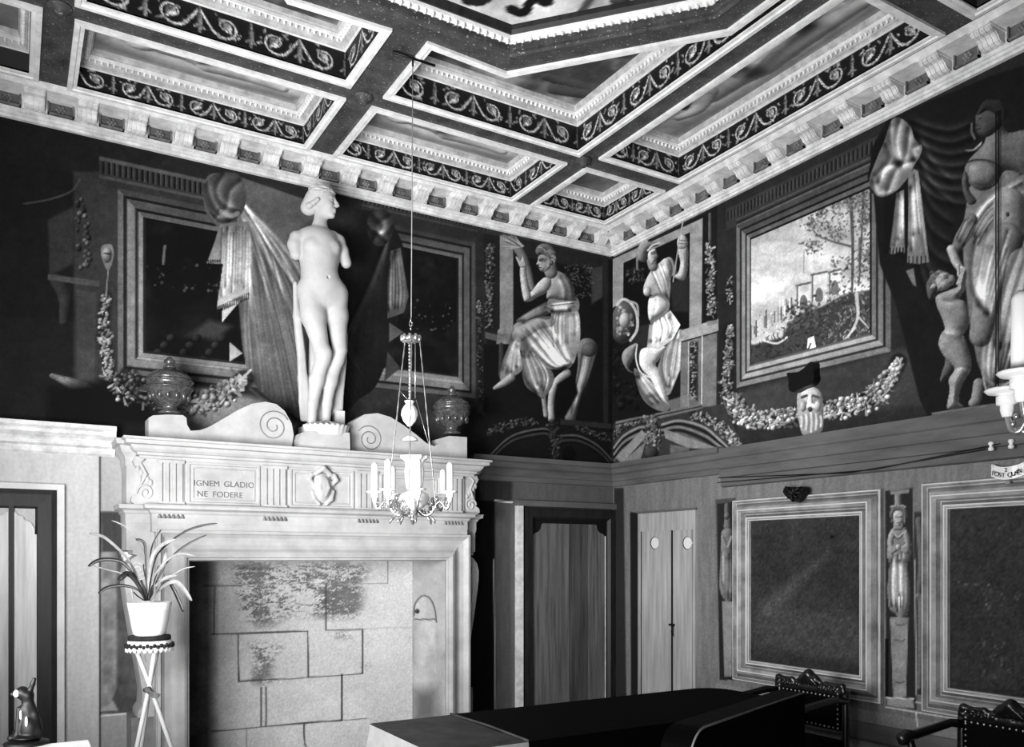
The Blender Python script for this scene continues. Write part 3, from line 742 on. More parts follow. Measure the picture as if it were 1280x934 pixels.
P.poly(z5([(368,745),(392,735),(402,782),(385,790),(365,785)]),.92,.8); P.stroke(z5([(380,765),(372,785)]),1,.15); P.poly(z5([(360,790),(405,782),(405,815),(360,815)]),.06,1)
P.poly(z5([(330,850),(470,800),(650,760),(650,785),(330,860)]),.5,5,.6)
for k in range(240):
    x,y=random.gauss(520,75),random.uniform(400,640); 
    if x>470-(y-400)*.15: P.stroke(z5([(x,y),(x+random.uniform(-12,12),y+random.uniform(-8,8))]),1.3,random.uniform(.12,.42),.8,.4,smooth=False)
for q,w,g in (([(545,130),(555,350),(552,560)],2.6,.26),([(585,330),(583,500)],2,.3),([(600,130),(592,330),(580,520)],1.6,.25),([(640,160),(615,280)],1,.25),([(545,360),(470,340),(410,315),(375,270)],1.6,.28),([(570,560),(575,660),(535,740)],2.4,.6),([(575,650),(620,700)],1.3,.6),([(565,700),(525,745)],1.6,.65)): P.stroke(z5(q),w,g,1,w*.5)
P.stroke(z5([(352,380),(350,470)]),.7,.5,smooth=False)
for cx_,cy_,rx,ry,n in ((540,180,75,55,200),(430,230,60,50,120),(390,360,35,30,70),(610,240,45,80,150),(620,400,40,90,150),(480,300,60,40,80),(385,275,25,25,40),(560,130,50,30,60)):
    for k in range(n):
        x,y=cx_+random.gauss(0,rx*.55),cy_+random.gauss(0,ry*.55); P.stroke(z5([(x,y),(x+random.uniform(-9,9),y+random.uniform(-6,6))]),1.2,random.uniform(.12,.48),.8,.4,smooth=False)
P.clip=None
# lower wall, swags, mask
P.poly([(925,490),(1115,440),(1160,430),(1180,545),(925,560)],.20,8,.9)
P.poly([(925,535),(1165,505),(1165,548),(925,565)],.12,10,.8)
P.garland([(916,500),(935,520),(965,525),(995,518)],[8,13,13,10],330,.62,40,3.0)
P.garland([(1028,512),(1055,510),(1090,497),(1112,475),(1124,452)],[11,15,15,10,4],380,.66,41,3.0)
mk=[(998,490),(1014,484),(1026,490),(1030,515),(1028,538),(1016,546),(1004,544),(998,520)]
P.poly(mk,0,1,0,id=6); P.form(mk,.52,14,amb=.6); z8=Zm(960,430,7.185)
P.ball(z8([(385,460)])[0],12,10,.70,amb=.6); P.limb(z8([(385,470),(382,525)]),[2.4,3.6],.8)
for q in ([(310,480),(350,465)],[(410,465),(455,480)]): P.stroke(z8(q),1.7,.22)
P.stroke(z8([(350,560),(385,545),(425,565)]),2,.8); P.ball(z8([(382,590)])[0],3,3,.2)
for k in range(9): x=300+k*22; P.stroke(z8([(x,620+abs(k-4)*8),(x+6,700),(x,790-abs(k-4)*12)]),1.3,(.72,.38)[k%2],.7)
P.ball(z8([(320,560)])[0],4,7,.6);P.ball(z8([(450,560)])[0],4,7,.62)
# big curtain + standing woman + child
cb=[(1088,190),(1110,148),(1160,128),(1240,95),(1320,70),(1320,500),(1165,530),(1150,500),(1135,440),(1120,380),(1100,330)]
P.poly(cb,.085,2,id=3)
for k in range(7):
    y0=150+k*12; P.fold([(1142,y0*.9+15),(1165,y0+8+k*2),(1190,y0+12+k*3),(1215,y0+2+k*5)],5,1.3)
    P.fold([(1150,170+k*26),(1165,200+k*28),(1190,225+k*26)],5,1.0)
kn=z6([(150,170),(200,165),(250,210),(270,270),(310,310),(300,360),(270,410),(240,470),(170,550),(90,580),(45,540),(30,490),(60,400),(110,280)])
P.poly(z6([(150,170),(60,300),(20,470),(45,560),(110,590),(105,870),(240,920),(240,480)]),.07,1,id=3)
P.poly(kn,.33,1,smooth=True,id=3); P.clip=P.mask(kn)
for q in ([(150,190),(155,300),(190,400)],[(200,180),(180,290),(205,400)],[(250,220),(240,330),(215,410)],[(190,410),(120,430),(90,500)],[(260,400),(190,430),(140,540)],[(60,500),(80,560),(160,545)],[(130,300),(150,380),(70,470)],[(300,310),(270,330),(280,370)]): P.fold(z6(q),5,1.2)
P.clip=None
t1=z6([(175,560),(215,540),(218,875),(190,868),(160,885),(135,880),(150,760)]); t2=z6([(235,470),(265,430),(290,440),(312,620),(348,925),(290,935),(232,928),(238,620)])
for t in (t1,t2): P.poly(t,.35,1,id=3)
P.clip=P.mask(t1,False)|P.mask(t2,False); P.folds(z6([(180,560),(165,720),(140,875)]),z6([(215,560),(218,700),(212,870)]),4,3,1,44); P.folds(z6([(240,480),(235,700),(238,920)]),z6([(290,460),(315,680),(345,920)]),6,3.4,1,45); P.clip=None
for k in range(5): P.stroke(z6([(140+k*17,882),(142+k*17,850)]),.8,.07,smooth=False); P.stroke(z6([(240+k*22,930),(240+k*22,895)]),.8,.07,smooth=False)
P.poly(z7([(225,165),(265,150),(280,250),(260,235)]),.34,1,id=3)
# standing woman
body=[(1212,235),(1235,205),(1262,190),(1320,185),(1330,520),(1262,488),(1236,490),(1222,452),(1212,400),(1206,340),(1203,290)]
P.poly(body,.36,1.5,id=4)
P.form(z6([(640,292),(560,380),(535,440),(560,505),(610,545),(660,540),(705,512),(745,446),(800,444),(900,470),(900,235),(770,238),(730,190),(660,205)]),.34,22)
P.form(z6([(592,170),(612,112),(660,62),(722,80),(752,140),(742,190),(704,232),(655,262),(605,242)]),.24,16); P.form(z6([(600,140),(640,70),(720,66),(760,120),(748,180),(712,150),(660,120),(620,140)]),.15,8)
P.stroke(z6([(575,190),(572,230),(590,270)]),1.3,.28); P.stroke(z6([(612,165),(625,160)]),.8,.08); P.stroke(z6([(604,220),(616,218)]),.8,.1); P.stroke(z6([(598,196),(604,200)]),.7,.12)
P.form(z6([(555,430),(590,395),(650,390),(700,420),(715,470),(680,515),(630,520),(575,500)]),.42,17); P.form(z6([(745,470),(775,452),(830,455),(845,500),(800,540),(760,520)]),.36,12)
P.stroke(z6([(535,400),(600,382),(680,392),(745,440)]),1.0,.12)
P.form(z6([(535,440),(555,470),(560,540),(600,600),(560,620),(530,560),(522,490)]),.24,6)
P.form(z6([(535,330),(580,325),(610,300),(628,285),(628,305),(600,330),(560,340)]),.44,3)
dp=[(1210,290),(1222,258),(1250,232),(1290,215),(1330,205),(1330,260),(1270,250),(1240,270),(1225,300),(1212,330)]; P.poly(dp,.34,1,smooth=True,id=4)
P.folds([(1210,290),(1235,250),(1290,216)],[(1220,310),(1245,272),(1300,245)],6,3.4,1,46)
P.limb([(1262,255),(1262,290),(1255,330)],[20,20,18],.46); P.ball((1260,268),2.4,3,.2)
P.limb([(1215,275),(1203,298),(1196,310)],[8,9,6],.34); P.folds([(1208,272),(1196,300)],[(1222,280),(1205,312)],5,2.4,1,47)
P.limb([(1190,312),(1196,328),(1203,338)],[6,5.5,4],.55); P.limb([(1198,332),(1199,345)],[2.2,1.6],.55); P.limb([(1203,335),(1207,337)],[2.4,1.5],.6)
P.limb([(1258,300),(1240,360),(1226,420)],[22,20,14],.40); P.limb([(1280,330),(1270,400),(1250,460)],[20,24,20],.36)
cl=P.mask(body,False); P.clip=cl
P.folds([(1222,290),(1216,350),(1236,400)],[(1270,290),(1245,370),(1238,398)],8,4,1.0,48)
P.folds([(1285,290),(1255,370),(1240,480)],[(1320,300),(1300,400),(1262,480)],9,4.5,1.1,49)
P.folds([(1228,420),(1226,455),(1238,488)],[(1270,430),(1262,462),(1245,488)],6,3.5,1.1,50); P.clip=None
P.limb([(1224,480),(1221,498),(1216,504)],[7,6.5,5],.44); P.stroke([(1228,460),(1236,491),(1262,478)],1.2,.5)
# child
P.form(z7([(440,600),(480,640),(470,700),(430,740),(405,752),(415,700),(430,660)]),.28,7)
P.form(z7([(385,300),(440,272),(498,250),(492,228),(520,165),(546,165),(541,240),(526,282),(505,312),(540,332),(560,400),(556,460),(532,498),(548,560),(572,650),(562,700),(522,770),(503,850),(532,888),(490,894),(443,892),(456,800),(452,740),(482,682),(430,622),(398,560),(410,500),(430,470),(413,410),(388,350)]),.46,15)
P.fold(z7([(505,312),(470,335),(430,330)]),4,.6); P.fold(z7([(430,490),(480,500),(530,495)]),4,.5); P.ball(z7([(500,440)])[0],10,9,.42,a=.35); P.stroke(z7([(525,515),(530,540)]),1.4,.3)
P.fold(z7([(560,690),(520,680),(490,690)]),3,.5)
P.form(z7([(340,300),(332,240),(350,200),(375,172),(405,160),(440,172),(430,200),(410,240),(380,290),(355,318)]),.26,9)
P.form(z7([(385,205),(412,175),(440,172),(462,185),(478,190),(487,212),(476,232),(452,252),(425,268),(398,262),(385,235)]),.50,10)
P.stroke(z7([(430,205),(446,200)]),.9,.1); P.stroke(z7([(426,194),(448,188)]),.7,.2); P.stroke(z7([(460,226),(474,226)]),.8,.15); P.form(z7([(390,245),(405,235),(418,245),(412,265),(398,265)]),.44,4)
for k in range(16):
    x,y=random.uniform(345,420),random.uniform(170,270); P.stroke(z7([(x,y),(x+8,y-8),(x+16,y-4)]),1.1,random.uniform(.25,.6),.7)
P.poly([(1160,340),(1172,334),(1195,340),(1212,335),(1212,470),(1208,512),(1190,512),(1176,480),(1160,380)],0,1,0,id=5)
P.poly([(1165,516),(1330,492),(1330,510),(1166,530)],.34,1)
# painted curved pediment by the corner
P.poly([(768,528),(905,505),(930,560),(768,585)],.17,2)
for k,(g,w) in enumerate(((.42,1.5),(.08,1.2),(.36,1.5),(.07,1.0),(.3,1))):
    P.stroke([(768,560+k*4),(780,545+k*4),(798,535+k*4),(806,534+k*4)],w,g); P.stroke([(828,531+k*3.4),(850,526+k*4),(880,534+k*5),(900,550+k*4),(912,562+k*2)],w,g)
P.poly([(770,572),(803,537),(808,546),(778,580)],.42,1); P.poly([(830,536),(905,563),(860,560),(832,548)],.4,1); P.poly([(808,552),(800,578),(770,583),(778,578)],.38,1); P.poly([(838,556),(862,560),(862,570),(838,574)],.3,1)
P.poly([(770,527),(878,505),(878,511),(770,536)],.34,1); P.stroke([(770,531),(878,508)],.7,.1,smooth=False)
P.garland([(868,520),(893,528),(912,545),(921,555)],[5,7,7,4],150,.5,61,2.4)
P.garland([(815,525),(817,545),(814,568)],[9,10,7],130,.44,62,2.8); P.ball((815,566),9,8,.2)
P.garland([(768,545),(780,534),(800,527)],[5,4,3],50,.4,63,2)
P.tint(.14,30,71); P.tint(.14,6,72); P.c*=1+.05*RNG.standard_normal(P.c.shape)
V3=np.stack([np.full(U.size,-.004),U.ravel(),W.ravel()],1)
split_canvas(P,U.shape,V3,{0:('wall_right',None,None,None),
 1:('fresco_figure','fresco of a helmeted warrior with spear and round shield beside the room corner','fresco',None),
 2:('fresco_picture','bright painted landscape with ruins and trees in a painted frame','fresco',None),
 3:('fresco_curtain','painted dark curtain with pale knotted tail right of the bright landscape','fresco',None),
 4:('fresco_figure','fresco of a tall standing woman in pale drapery at the right edge','fresco',None),
 5:('fresco_figure','fresco of a naked child reaching up to the standing woman','fresco',None),
 6:('fresco_mask','painted bearded pale mask between two fruit swags under the landscape','fresco',None)},'wall_right',True)
# ================================================================== DADO WALLS
U,W=grid_canvas(XL,-0.005,0.0,2.30,.011)
PX,PY=proj(U,0,W); P=Paint(PX,PY,.60)
P.c+=.05*(vnoise(P.X,P.Y*.3,20,3)-.5)
P.poly([(124,540),(200,540),(200,934),(200,1100),(124,1100)],.50,1); P.poly([(126,640),(185,640),(172,690),(196,880),(150,892),(132,860),(128,700)],.24,2,noise=.15)
P.poly([(127,640),(185,640),(160,700),(127,690)],.20,3); P.poly([(127,690),(146,690),(146,860),(138,880),(127,885)],.40,2,noise=.25); P.stroke([(125,548),(125,1000)],.9,.06,smooth=False)
P.stroke([(127,891),(200,888)],1.4,.25,smooth=False); P.stroke([(127,894),(200,891)],.9,.7,smooth=False)
P.poly([(150,690),(170,690),(192,790),(200,890),(196,790)],.75,2)
P.poly([(560,585),(616,585),(618,1050),(560,1050)],.055,2); P.poly([(600,585),(770,585),(780,1050),(616,1050)],.27,1); P.poly([(596,585),(640,585),(640,628),(600,628)],.16,4)  # darkest strips here and below paint the shadow beside the fireplace
P.poly([(600,626),(618,626),(620,1000),(600,1000)],.05,2)
P.poly([(637,626),(651,628),(653,1000),(640,1000)],.30,1); P.stroke([(618,626),(640,628)],.8,.75,smooth=False); P.stroke([(617,700),(619,900)],.8,.5,smooth=False)
P.c+=.05*(vnoise(P.X*3,P.Y*.4,8,6)-.5)
keep=(P.X<232)|(P.X>562)
P.id[~keep]=9
V3=np.stack([U.ravel(),np.full(U.size,-.004),W.ravel()],1)
split_canvas(P,U.shape,V3,{0:('wall_back',None,None,None)},'wall_back',False)
U,W=grid_canvas(-3.95,-0.005,0.0,2.30,.0085)
PX,PY=proj(0*U,U,W); P=Paint(PX,PY,.35); z9=Zm(880,580,4.246); z10=Zm(1090,590,2.716)
P.c+=.10*(vnoise(P.X*2.2,P.Y*.25,9,13)-.5)
P.poly([(768,610),(780,610),(785,1000),(770,1000)],.14,2)
P.poly([(788,640),(801,642),(803,1000),(790,1000)],.10,1.5)  # shadow of the light door's left reveal, painted as a dark strip
for y0,y1,g in ((B(1000,870).z,0,.42),): rectB(P,-3.95,B(895,800).y,0,.60,.40)
P.poly([(895,625),(920,622),(922,850),(900,850)],.22,1)
# herms (flat painted pilasters)
P.poly([(897,630),(920,627),(920,850),(900,850)],.12,1,id=1)
P.limb([(909,632),(909,640)],[3,3],.3); P.limb([(910,650),(910,658)],[4,5],.33); P.ball((909,645),3.5,5,.32)
P.limb([(910,668),(909,700),(909,735),(911,750)],[8,8,9,4],.36); P.folds([(903,690),(903,720),(906,752)],[(917,690),(917,720),(914,752)],6,1.4,1,81); P.limb([(904,672),(908,684)],[2.2,2.2],.42); P.limb([(915,672),(911,684)],[2.2,2.2],.42)
P.poly([(903,752),(917,752),(915,846),(906,846)],.40,1,noise=.15)
P.poly([(1107,614),(1141,610),(1146,888),(1108,882)],.13,1,id=2)
P.limb([(1123,618),(1123,634)],[4.5,4.5],.42); P.poly([(1113,614),(1137,612),(1137,616),(1114,618)],.4,1)
P.limb([(1109,800),(1109,870)],[2,2],.05)
P.form([(1113,664),(1119,659),(1128,659),(1135,663),(1139,680),(1138,700),(1134,705),(1138,735),(1136,762),(1128,778),(1120,768),(1112,760),(1110,735),(1112,705),(1109,695),(1110,678)],.42,9,amb=.5)
P.folds([(1116,690),(1114,730),(1116,766)],[(1132,690),(1134,730),(1131,770)],9,1.7,1.6,82)
P.form([(1110,676),(1114,664),(1119,668),(1117,680),(1122,684),(1121,690),(1113,692)],.50,4); P.form([(1138,676),(1134,664),(1129,668),(1131,680),(1125,684),(1127,690),(1136,692)],.48,4); P.ball((1123.5,684),3.6,4,.56)
P.stroke([(1115,664),(1123,671),(1132,664)],.9,.55); P.stroke([(1117,668),(1123,674),(1130,668)],.7,.2)
P.form([(1119,652),(1128,652),(1129,662),(1118,662)],.46,4); P.form([(1117,641),(1123,637),(1130,641),(1130.5,649),(1127,656),(1123.5,658.5),(1120,656),(1117,649)],.60,6)
P.form([(1114,650),(1113,640),(1117,633),(1123,631),(1131,633),(1134,641),(1133,651),(1130,655),(1130,643),(1123,638),(1117,643),(1116.5,655)],.34,3)
for k in range(7): P.ball((1115+k*2.8,634-2*math.sin(k/6*3.14)),1.8,1.6,.5)
for dx in (-2.6,2.6): P.stroke([(1123.5+dx-1.3,646),(1123.5+dx+1.3,646)],.7,.14,smooth=False)
P.stroke([(1123.4,646),(1124,651)],.6,.36,smooth=False); P.stroke([(1121.8,654),(1125.2,654)],.6,.22,smooth=False)
P.poly([(1113,772),(1136,772),(1133,872),(1117,872)],.42,1,noise=.2); P.poly([(1109,872),(1142,874),(1143,886),(1109,882)],.46,1); P.stroke([(1109,872),(1142,874)],.8,.65,smooth=False)
for y in (780,800,852): P.stroke([(1120,y),(1126,y+2),(1131,y)],.8,.25)
# carved strip beside the second frame
P.poly([(1143,640),(1158,640),(1160,870),(1146,868)],.16,1); P.limb([(1149,650),(1153,700),(1149,740)],[4,5,3],.30); P.limb([(1149,745),(1153,760),(1150,860)],[4,5,3],.33)
P.stroke([(1144,700),(1146,868)],.9,.45,smooth=False); P.stroke([(1157,632),(1160,858),(1168,860)],1.2,.62,smooth=False); P.stroke([(1163,632),(1166,858)],.8,.3,smooth=False)
P.stroke([(1146,878),(1290,905)],1.2,.55,smooth=False); P.stroke([(1108,884),(1290,915)],1.0,.62,smooth=False); P.stroke([(1060,905),(1290,945)],1.6,.2,smooth=False)
P.stroke([(1146,891),(1147,908)],.8,.7,smooth=False)
P.c*=1+.04*RNG.standard_normal(P.c.shape)
V3=np.stack([np.full(U.size,-.004),U.ravel(),W.ravel()],1)
split_canvas(P,U.shape,V3,{0:('wall_right',None,None,None),1:('painted_herm','dim painted herm pilaster with bust between light door and first dark panel','painted pilaster',None),
 2:('painted_herm','painted herm of a robed woman with clasped hands between the two dark panels','painted pilaster',None)},'wall_right',True)
# dado cornices
fA=lambda a,b,p:(p,-a,b)
fB=lambda a,b,p:(-a,p,b)
pr=[(0,2.385),(.13,2.385),(.13,2.36),(.105,2.345),(.10,2.325),(.06,2.30),(.05,2.285),(.05,2.262),(.02,2.25),(.02,2.215),(0,2.20)]
m=MB(); m.sweep(pr,[XL,-4.04],fA); struct('trim_1',m,'corn')
pr2=[(0,2.385),(.075,2.385),(.07,2.35),(.05,2.335),(.05,2.30),(.03,2.285),(.03,2.235),(.018,2.225),(.018,2.19),(0,2.18)]
m=MB(); m.sweep(pr2,[-1.44,0],fA); struct('trim_2',m,'dado')
m=MB(); m.sweep(pr2,[0,-1.36],fB); struct('trim_3',m,'dado')
pr3=[(0,2.375),(.05,2.375),(.05,2.30),(.038,2.29),(.038,2.225),(.05,2.215),(.05,2.155),(.03,2.15),(.03,2.09),(0,2.08)]
m=MB(); m.sweep(pr3,[-1.36,YN],fB); struct('trim_4',m,'dado')
m=MB(); m.sweep([(0,.52),(.02,.52),(.03,.5),(.03,.42),(.015,.40),(0,.40)],[-1.30,YN],fB); struct('trim_5',m,'dado')
# ------------------------------------------------------------------ doors
def scallop(x0,x1,z0,z1,c=.10):
    p=[(x0,z0),(x1,z0),(x1,z1-c)]
    p+=[(x1-.02,z1-c+.005)]
    for k in range(1,8):
        a=k/8*math.pi/2; p.append((x1-.02-(c-.03)*math.sin(a)*.95,z1-c+.02+(c-.03)*(1-math.cos(a))))
    p+=[(x1-c,z1-.012),(x1-c,z1),(x0+c,z1),(x0+c,z1-.012)]
    for k in range(7,0,-1):
        a=k/8*math.pi/2; p.append((x0+.02+(c-.03)*math.sin(a)*.95,z1-c+.02+(c-.03)*(1-math.cos(a))))
    p+=[(x0+.02,z1-c+.005),(x0,z1-c)]
    return p
fAp=lambda u,v,d:(u,-d,v)
fBp=lambda u,v,d:(-d,u,v)
# door in the back wall
d1=tag(empty('door_1',(-.47,0,0)),kind='structure')
x0,x1=A(653,640).x,A(768,640).x
m=MB(); m.frame(fAp,x0,x1,-.1,1.975,[(0,0),(0,.045),(.02,.05),(.075,.045),(.095,.02),(.10,.0)]); obj('door_frame',m,'woodd',d1)
m=MB(); m.box(x0-.075,x0-.02,-.05,0,0,1.985); obj('architrave',m,'corn',d1)
m=MB(); m.box(x0-.08,x1,-.06,0,1.985,2.03); obj('lintel',m,'dado',d1)
lx0,lx1,lz=A(665,700).x,A(754,700).x,A(700,655).z
m=MB(); m.prism([(x0+.09,0),(x1-.09,0),(x1-.09,1.89),(x0+.09,1.89)],fAp,.004,.010); obj('leaf',m,'black',d1)
for k in range(3):
    xa=lx0+(lx1-lx0)*(0,.49,.76)[k]; xb=lx0+(lx1-lx0)*(.485,.755,1)[k]
    m=MB(); pz=[lz,lz,lz]; c=.10
    q=[(xa,0),(xb,0)]
    if k==2:
        q+=[(xb,lz-c)]+[(xb-.02-(c-.03)*math.sin(a)*.95,lz-c+.02+(c-.03)*(1-math.cos(a))) for a in [j/8*math.pi/2 for j in range(9)]]+[(xb-c,lz),(xa,lz)]
    elif k==0:
        q+=[(xb,lz),(xa+c,lz)]+[(xa+.02+(c-.03)*math.sin(a)*.95,lz-c+.02+(c-.03)*(1-math.cos(a))) for a in [j/8*math.pi/2 for j in range(8,-1,-1)]]+[(xa,lz-c)]
    else: q+=[(xb,lz),(xa,lz)]
    m.prism(q,fAp,.011,.022); obj('board',m,'woodm2' if k==1 else 'woodm',d1)
m=MB(); 
for s in (lx0-.012,lx1+.002): m.box(s,s+.008,-.026,-.01,0,lz-.10)
obj('bead',m,'corn',d1)
# wooden cupboard door in the right wall
d2=tag(empty('door_2',(0,-.65,0)),kind='structure')
ya,yb=B(801,642).y,B(872,640).y; zt=B(840,640).z
m=MB(); m.box(-.028,0,yb-.005,ya+.0,0,zt); obj('leaf',m,'woodl',d2)
ys=[B(x,700).y for x in (806,845,868)]
m=MB(); m.prism([(ys[0]-.012,0),(ys[1]+.012,0),(ys[1]+.012,1.775),(ys[0]-.012,1.775)],fBp,.02,.042); obj('board',m,'woodl',d2)
m=MB(); m.prism([(ys[1]-.012,0),(yb+.02,0),(yb+.02,1.775),(ys[1]-.012,1.775)],fBp,.02,.042); obj('board',m,'woodl',d2)
m=MB(); m.box(-.044,0,ys[1]-.01,ys[1]+.01,0,1.775); m.box(-.04,0,ys[0]-.008,ys[0]+.004,0,1.775); obj('gap',m,'woodd',d2)
for px in (823,864):
    c=B(px,679); n=20
    for r,mm,d in ((.052,'woodd',.043),(.047,'white',.0435)):
        m=MB(); oy=.006 if mm=='white' else 0
        m.prism([(c.y-oy+r*math.cos(2*math.pi*k/n),c.z+r*math.sin(2*math.pi*k/n)) for k in range(n)],fBp,.03,d); obj('hole_rim' if mm=='woodd' else 'hole',m,mm,d2)
m=MB(); m.box(-.07,-.04,ys[1]-.035,ys[1]+.01,B(848,781).z-.008,B(848,781).z+.008); m.tube([(-.06,ys[1]-.03,B(848,781).z),(-.075,ys[1]-.03,B(848,781).z-.05),(-.05,ys[1]-.02,B(848,781).z-.09)],.006); obj('latch',m,'iron',d2)
m=MB(); m.box(-.02,0,ya,ya+.02,0,zt+.02); m.box(-.02,0,yb,ya,zt,zt+.02); obj('door_frame',m,'dado',d2)
# double door at the left
d3=tag(empty('door_3',(-4.7,0,0)),kind='structure')
xr=A(80,700).x; zt3=A(60,606).z
m=MB(); m.box(xr-.04,xr,-.05,0,0,zt3); m.box(XL,xr-.04,-.05,0,zt3-.035,zt3); obj('architrave',m,'white',d3)
m=MB(); m.frame(fAp,XL-.6,xr-.04,-.1,zt3-.035,[(0,.0),(0,.03),(.03,.034),(.105,.03),(.118,.006)]); obj('door_frame',m,'woodd',d3)
lr=A(49,700).x; lzz=A(40,641).z; lg=A(14,700).x
for xa,xb in ((lg+.015,lr),(2*lg-lr,lg-.015)):
    m=MB(); c=.10; q=[(xa,0),(xb,0)]
    st=[(xb,lzz-.135),(xb-.025,lzz-.135),(xb-.025,lzz-.10),(xb-.045,lzz-.06),(xb-.08,lzz-.045),(xb-.085,lzz-.025),(xb-.11,lzz-.02),(xb-.125,lzz)]
    if xb==lr: q+=st+[(xa,lzz)]
    else: q+=[(xb,lzz),(xa+.125,lzz)]+[(xa+(xb-u),v) for u,v in reversed(st)]
    m.prism(q,fAp,.006,.020); obj('leaf',m,'woodp',d3)
m=MB(); m.box(lg-.014,lg+.014,-.03,0,0,lzz+.05); obj('meeting_stile',m,'woodd',d3)
# ================================================================== TOP CORNICE
pc=[(0,4.235),(.03,4.235),(.03,4.250),(.045,4.252),(.045,4.268),(.06,4.27),(.06,4.290),(.05,4.292),(.05,4.372),(.20,4.372),(.215,4.385),(.235,4.40),(.235,4.46),(0,4.46)]
tA=MB(); tA.sweep(pc,[XL,0],fA); trA=struct('trim_6',tA,'corn')
tB=MB(); tB.sweep(pc,[0,YN],fB); trB=struct('trim_7',tB,'corn')
md=[(.05,4.298),(.085,4.296),(.11,4.305),(.125,4.325),(.145,4.338),(.18,4.34),(.198,4.352),(.198,4.372),(.05,4.372)]
mods=[]
def modillion(fn,c,parent,first):
    m=MB()
    m.sweep([(a-.006 if a>.06 else a,b+(.004 if b<4.36 else 0)) for a,b in md],[c-.055,c+.055],fn)
    for k in range(4): x=c-.055+.0145+k*.027; m.sweep(md,[x-.009,x+.009],fn)
    m.box(*( [c-.06,c+.06,-.206,-.05] if fn is fA else [-.206,-.05,c-.06,c+.06]),4.362,4.374)
    return obj('modillion',m,'corn',parent)
def rosette(fn,c,parent):
    m=MB(); w=.072
    bk=MB(); bk.sweep([(.0501,4.293),(.054,4.293),(.054,4.371),(.0501,4.371)],[c-w,c+w],fn); obj('rosette_panel',bk,'framelo',parent)
    for a,b in ((-w,-w+.008),(w-.008,w)): m.sweep([(.05,4.295),(.075,4.295),(.075,4.37),(.05,4.37)],[c+a,c+b],fn)
    m.sweep([(.05,4.295),(.075,4.295),(.075,4.305),(.05,4.305)],[c-w,c+w],fn)
    o=[]
    for k in range(6):
        a=k*math.pi/3; u=c+.020*math.cos(a); v=4.335+.018*math.sin(a)
        p=fn(.058,v,u); m.ell(p,(.011,.011,.011),8,5)
    m.ell(fn(.062,4.335,c),(.011,.011,.011),8,5)
    return obj('rosette',m,'cornd',parent)
for k in range(18):
    modillion(fA,-.20-.2862*k,trA,k==0); rosette(fA,-.343-.2862*k,trA)
for k in range(15):
    modillion(fB,-.17-.2955*k,trB,k==0); rosette(fB,-.318-.2955*k,trB)
# ================================================================== COFFERED CEILING
CX0,CY0=-2.75,-3.35
oct_=lambda hx,hy,ex,ey:[(CX0-ex,CY0+hy),(CX0+ex,CY0+hy),(CX0+hx,CY0+ey),(CX0+hx,CY0-ey),(CX0+ex,CY0-hy),(CX0-ex,CY0-hy),(CX0-hx,CY0-ey),(CX0-hx,CY0+ey)]
OUT=oct_(1.45,1.61,.63,.66); INN=oct_(1.28,1.425,.54,.59)
mx=lambda P_:[(2*CX0-x,y) for x,y in reversed(P_)]
my=lambda P_:[(x,2*CY0-y) for x,y in reversed(P_)]
rc=lambda a,b,c,d:[(a,c),(b,c),(b,d),(a,d)]
C1=rc(-1.02,-.27,-1.0,-.245); C2=rc(-2.66,-1.18,-.985,-.235); B2=rc(-1.02,-.27,-3.27,-1.17)
C5=[(-2.64,-1.13),(-2.64,-1.765),(-2.12,-1.74),(-1.30,-2.69),(-1.30,-3.27),(-1.17,-3.27),(-1.17,-1.13)]
base=[('C1',C1,.13,'a'),('C2',C2,.14,'fig'),('B2',B2,.17,'fig2'),('C5',C5,.18,'dark')]
COF=[]
for n,p,h,k in base:
    for j,q in enumerate((p,mx(p),my(p),my(mx(p)))): COF.append((n+str(j),q,h,k,j))
def area2(p): return sum(p[i][0]*p[(i+1)%len(p)][1]-p[(i+1)%len(p)][0]*p[i][1] for i in range(len(p)))
def ccw(p): return p if area2(p)>0 else p[::-1]
def inset(p,d):
    n=len(p);o=[]
    for i in range(n):
        a=Vector(p[i-1]);b=Vector(p[i]);c=Vector(p[(i+1)%n])
        e1=(b-a).normalized();e2=(c-b).normalized(); n1=Vector((-e1.y,e1.x));n2=Vector((-e2.y,e2.x))
        q=(n1+n2); q=q/max(1e-6,q.dot(n1)); o.append((b.x+q.x*d,b.y+q.y*d))
    return o
COF=[(n,ccw(p),h,k,j) for n,p,h,k,j in COF]
INN=ccw(INN)
m=MB(); outer=[(XL,YN),(0,YN),(0,0),(XL,0)]
loops=[[Vector((x,y,0)) for x,y in outer]]+[[Vector((x,y,0)) for x,y in c[1][::-1]] for c in COF]+[[Vector((x,y,0)) for x,y in INN[::-1]]]
flat=[v for l in loops for v in l]
m.add([(v.x,v.y,ZC) for v in flat],[tuple(reversed(t)) for t in tessellate_polygon(loops)])
ceil=struct('ceiling',m,'beam')
m=MB(); m.box(XL-.2,.2,YN-.2,.2,ZC+.5,ZC+.6); struct('ceiling_upper',m,'plasterd'); 
def loft(m,p0,z0,p1,z1):
    n=len(p0); m.add([(x,y,z0) for x,y in p0]+[(x,y,z1) for x,y in p1],[(i,(i+1)%n,(i+1)%n+n,i+n) for i in range(n)])
def mould(m,p,prof):
    for (d0,z0),(d1,z1) in zip(prof[:-1],prof[1:]): loft(m,inset(p,d0),z0,inset(p,d1),z1)
def beads(m,p,z,step,r):
    n=len(p)
    for i in range(n):
        a=Vector(p[i]);b=Vector(p[(i+1)%n]);L=(b-a).length;k=max(1,int(L/step)); d=(b-a)/k
        for j in range(k):
            c=a+d*(j+.5); m.ell((c.x,c.y,z),(r*(.6 if abs(d.x)>abs(d.y) else 1.0),r*(1.0 if abs(d.x)>abs(d.y) else .6),r*1.3),6,4)
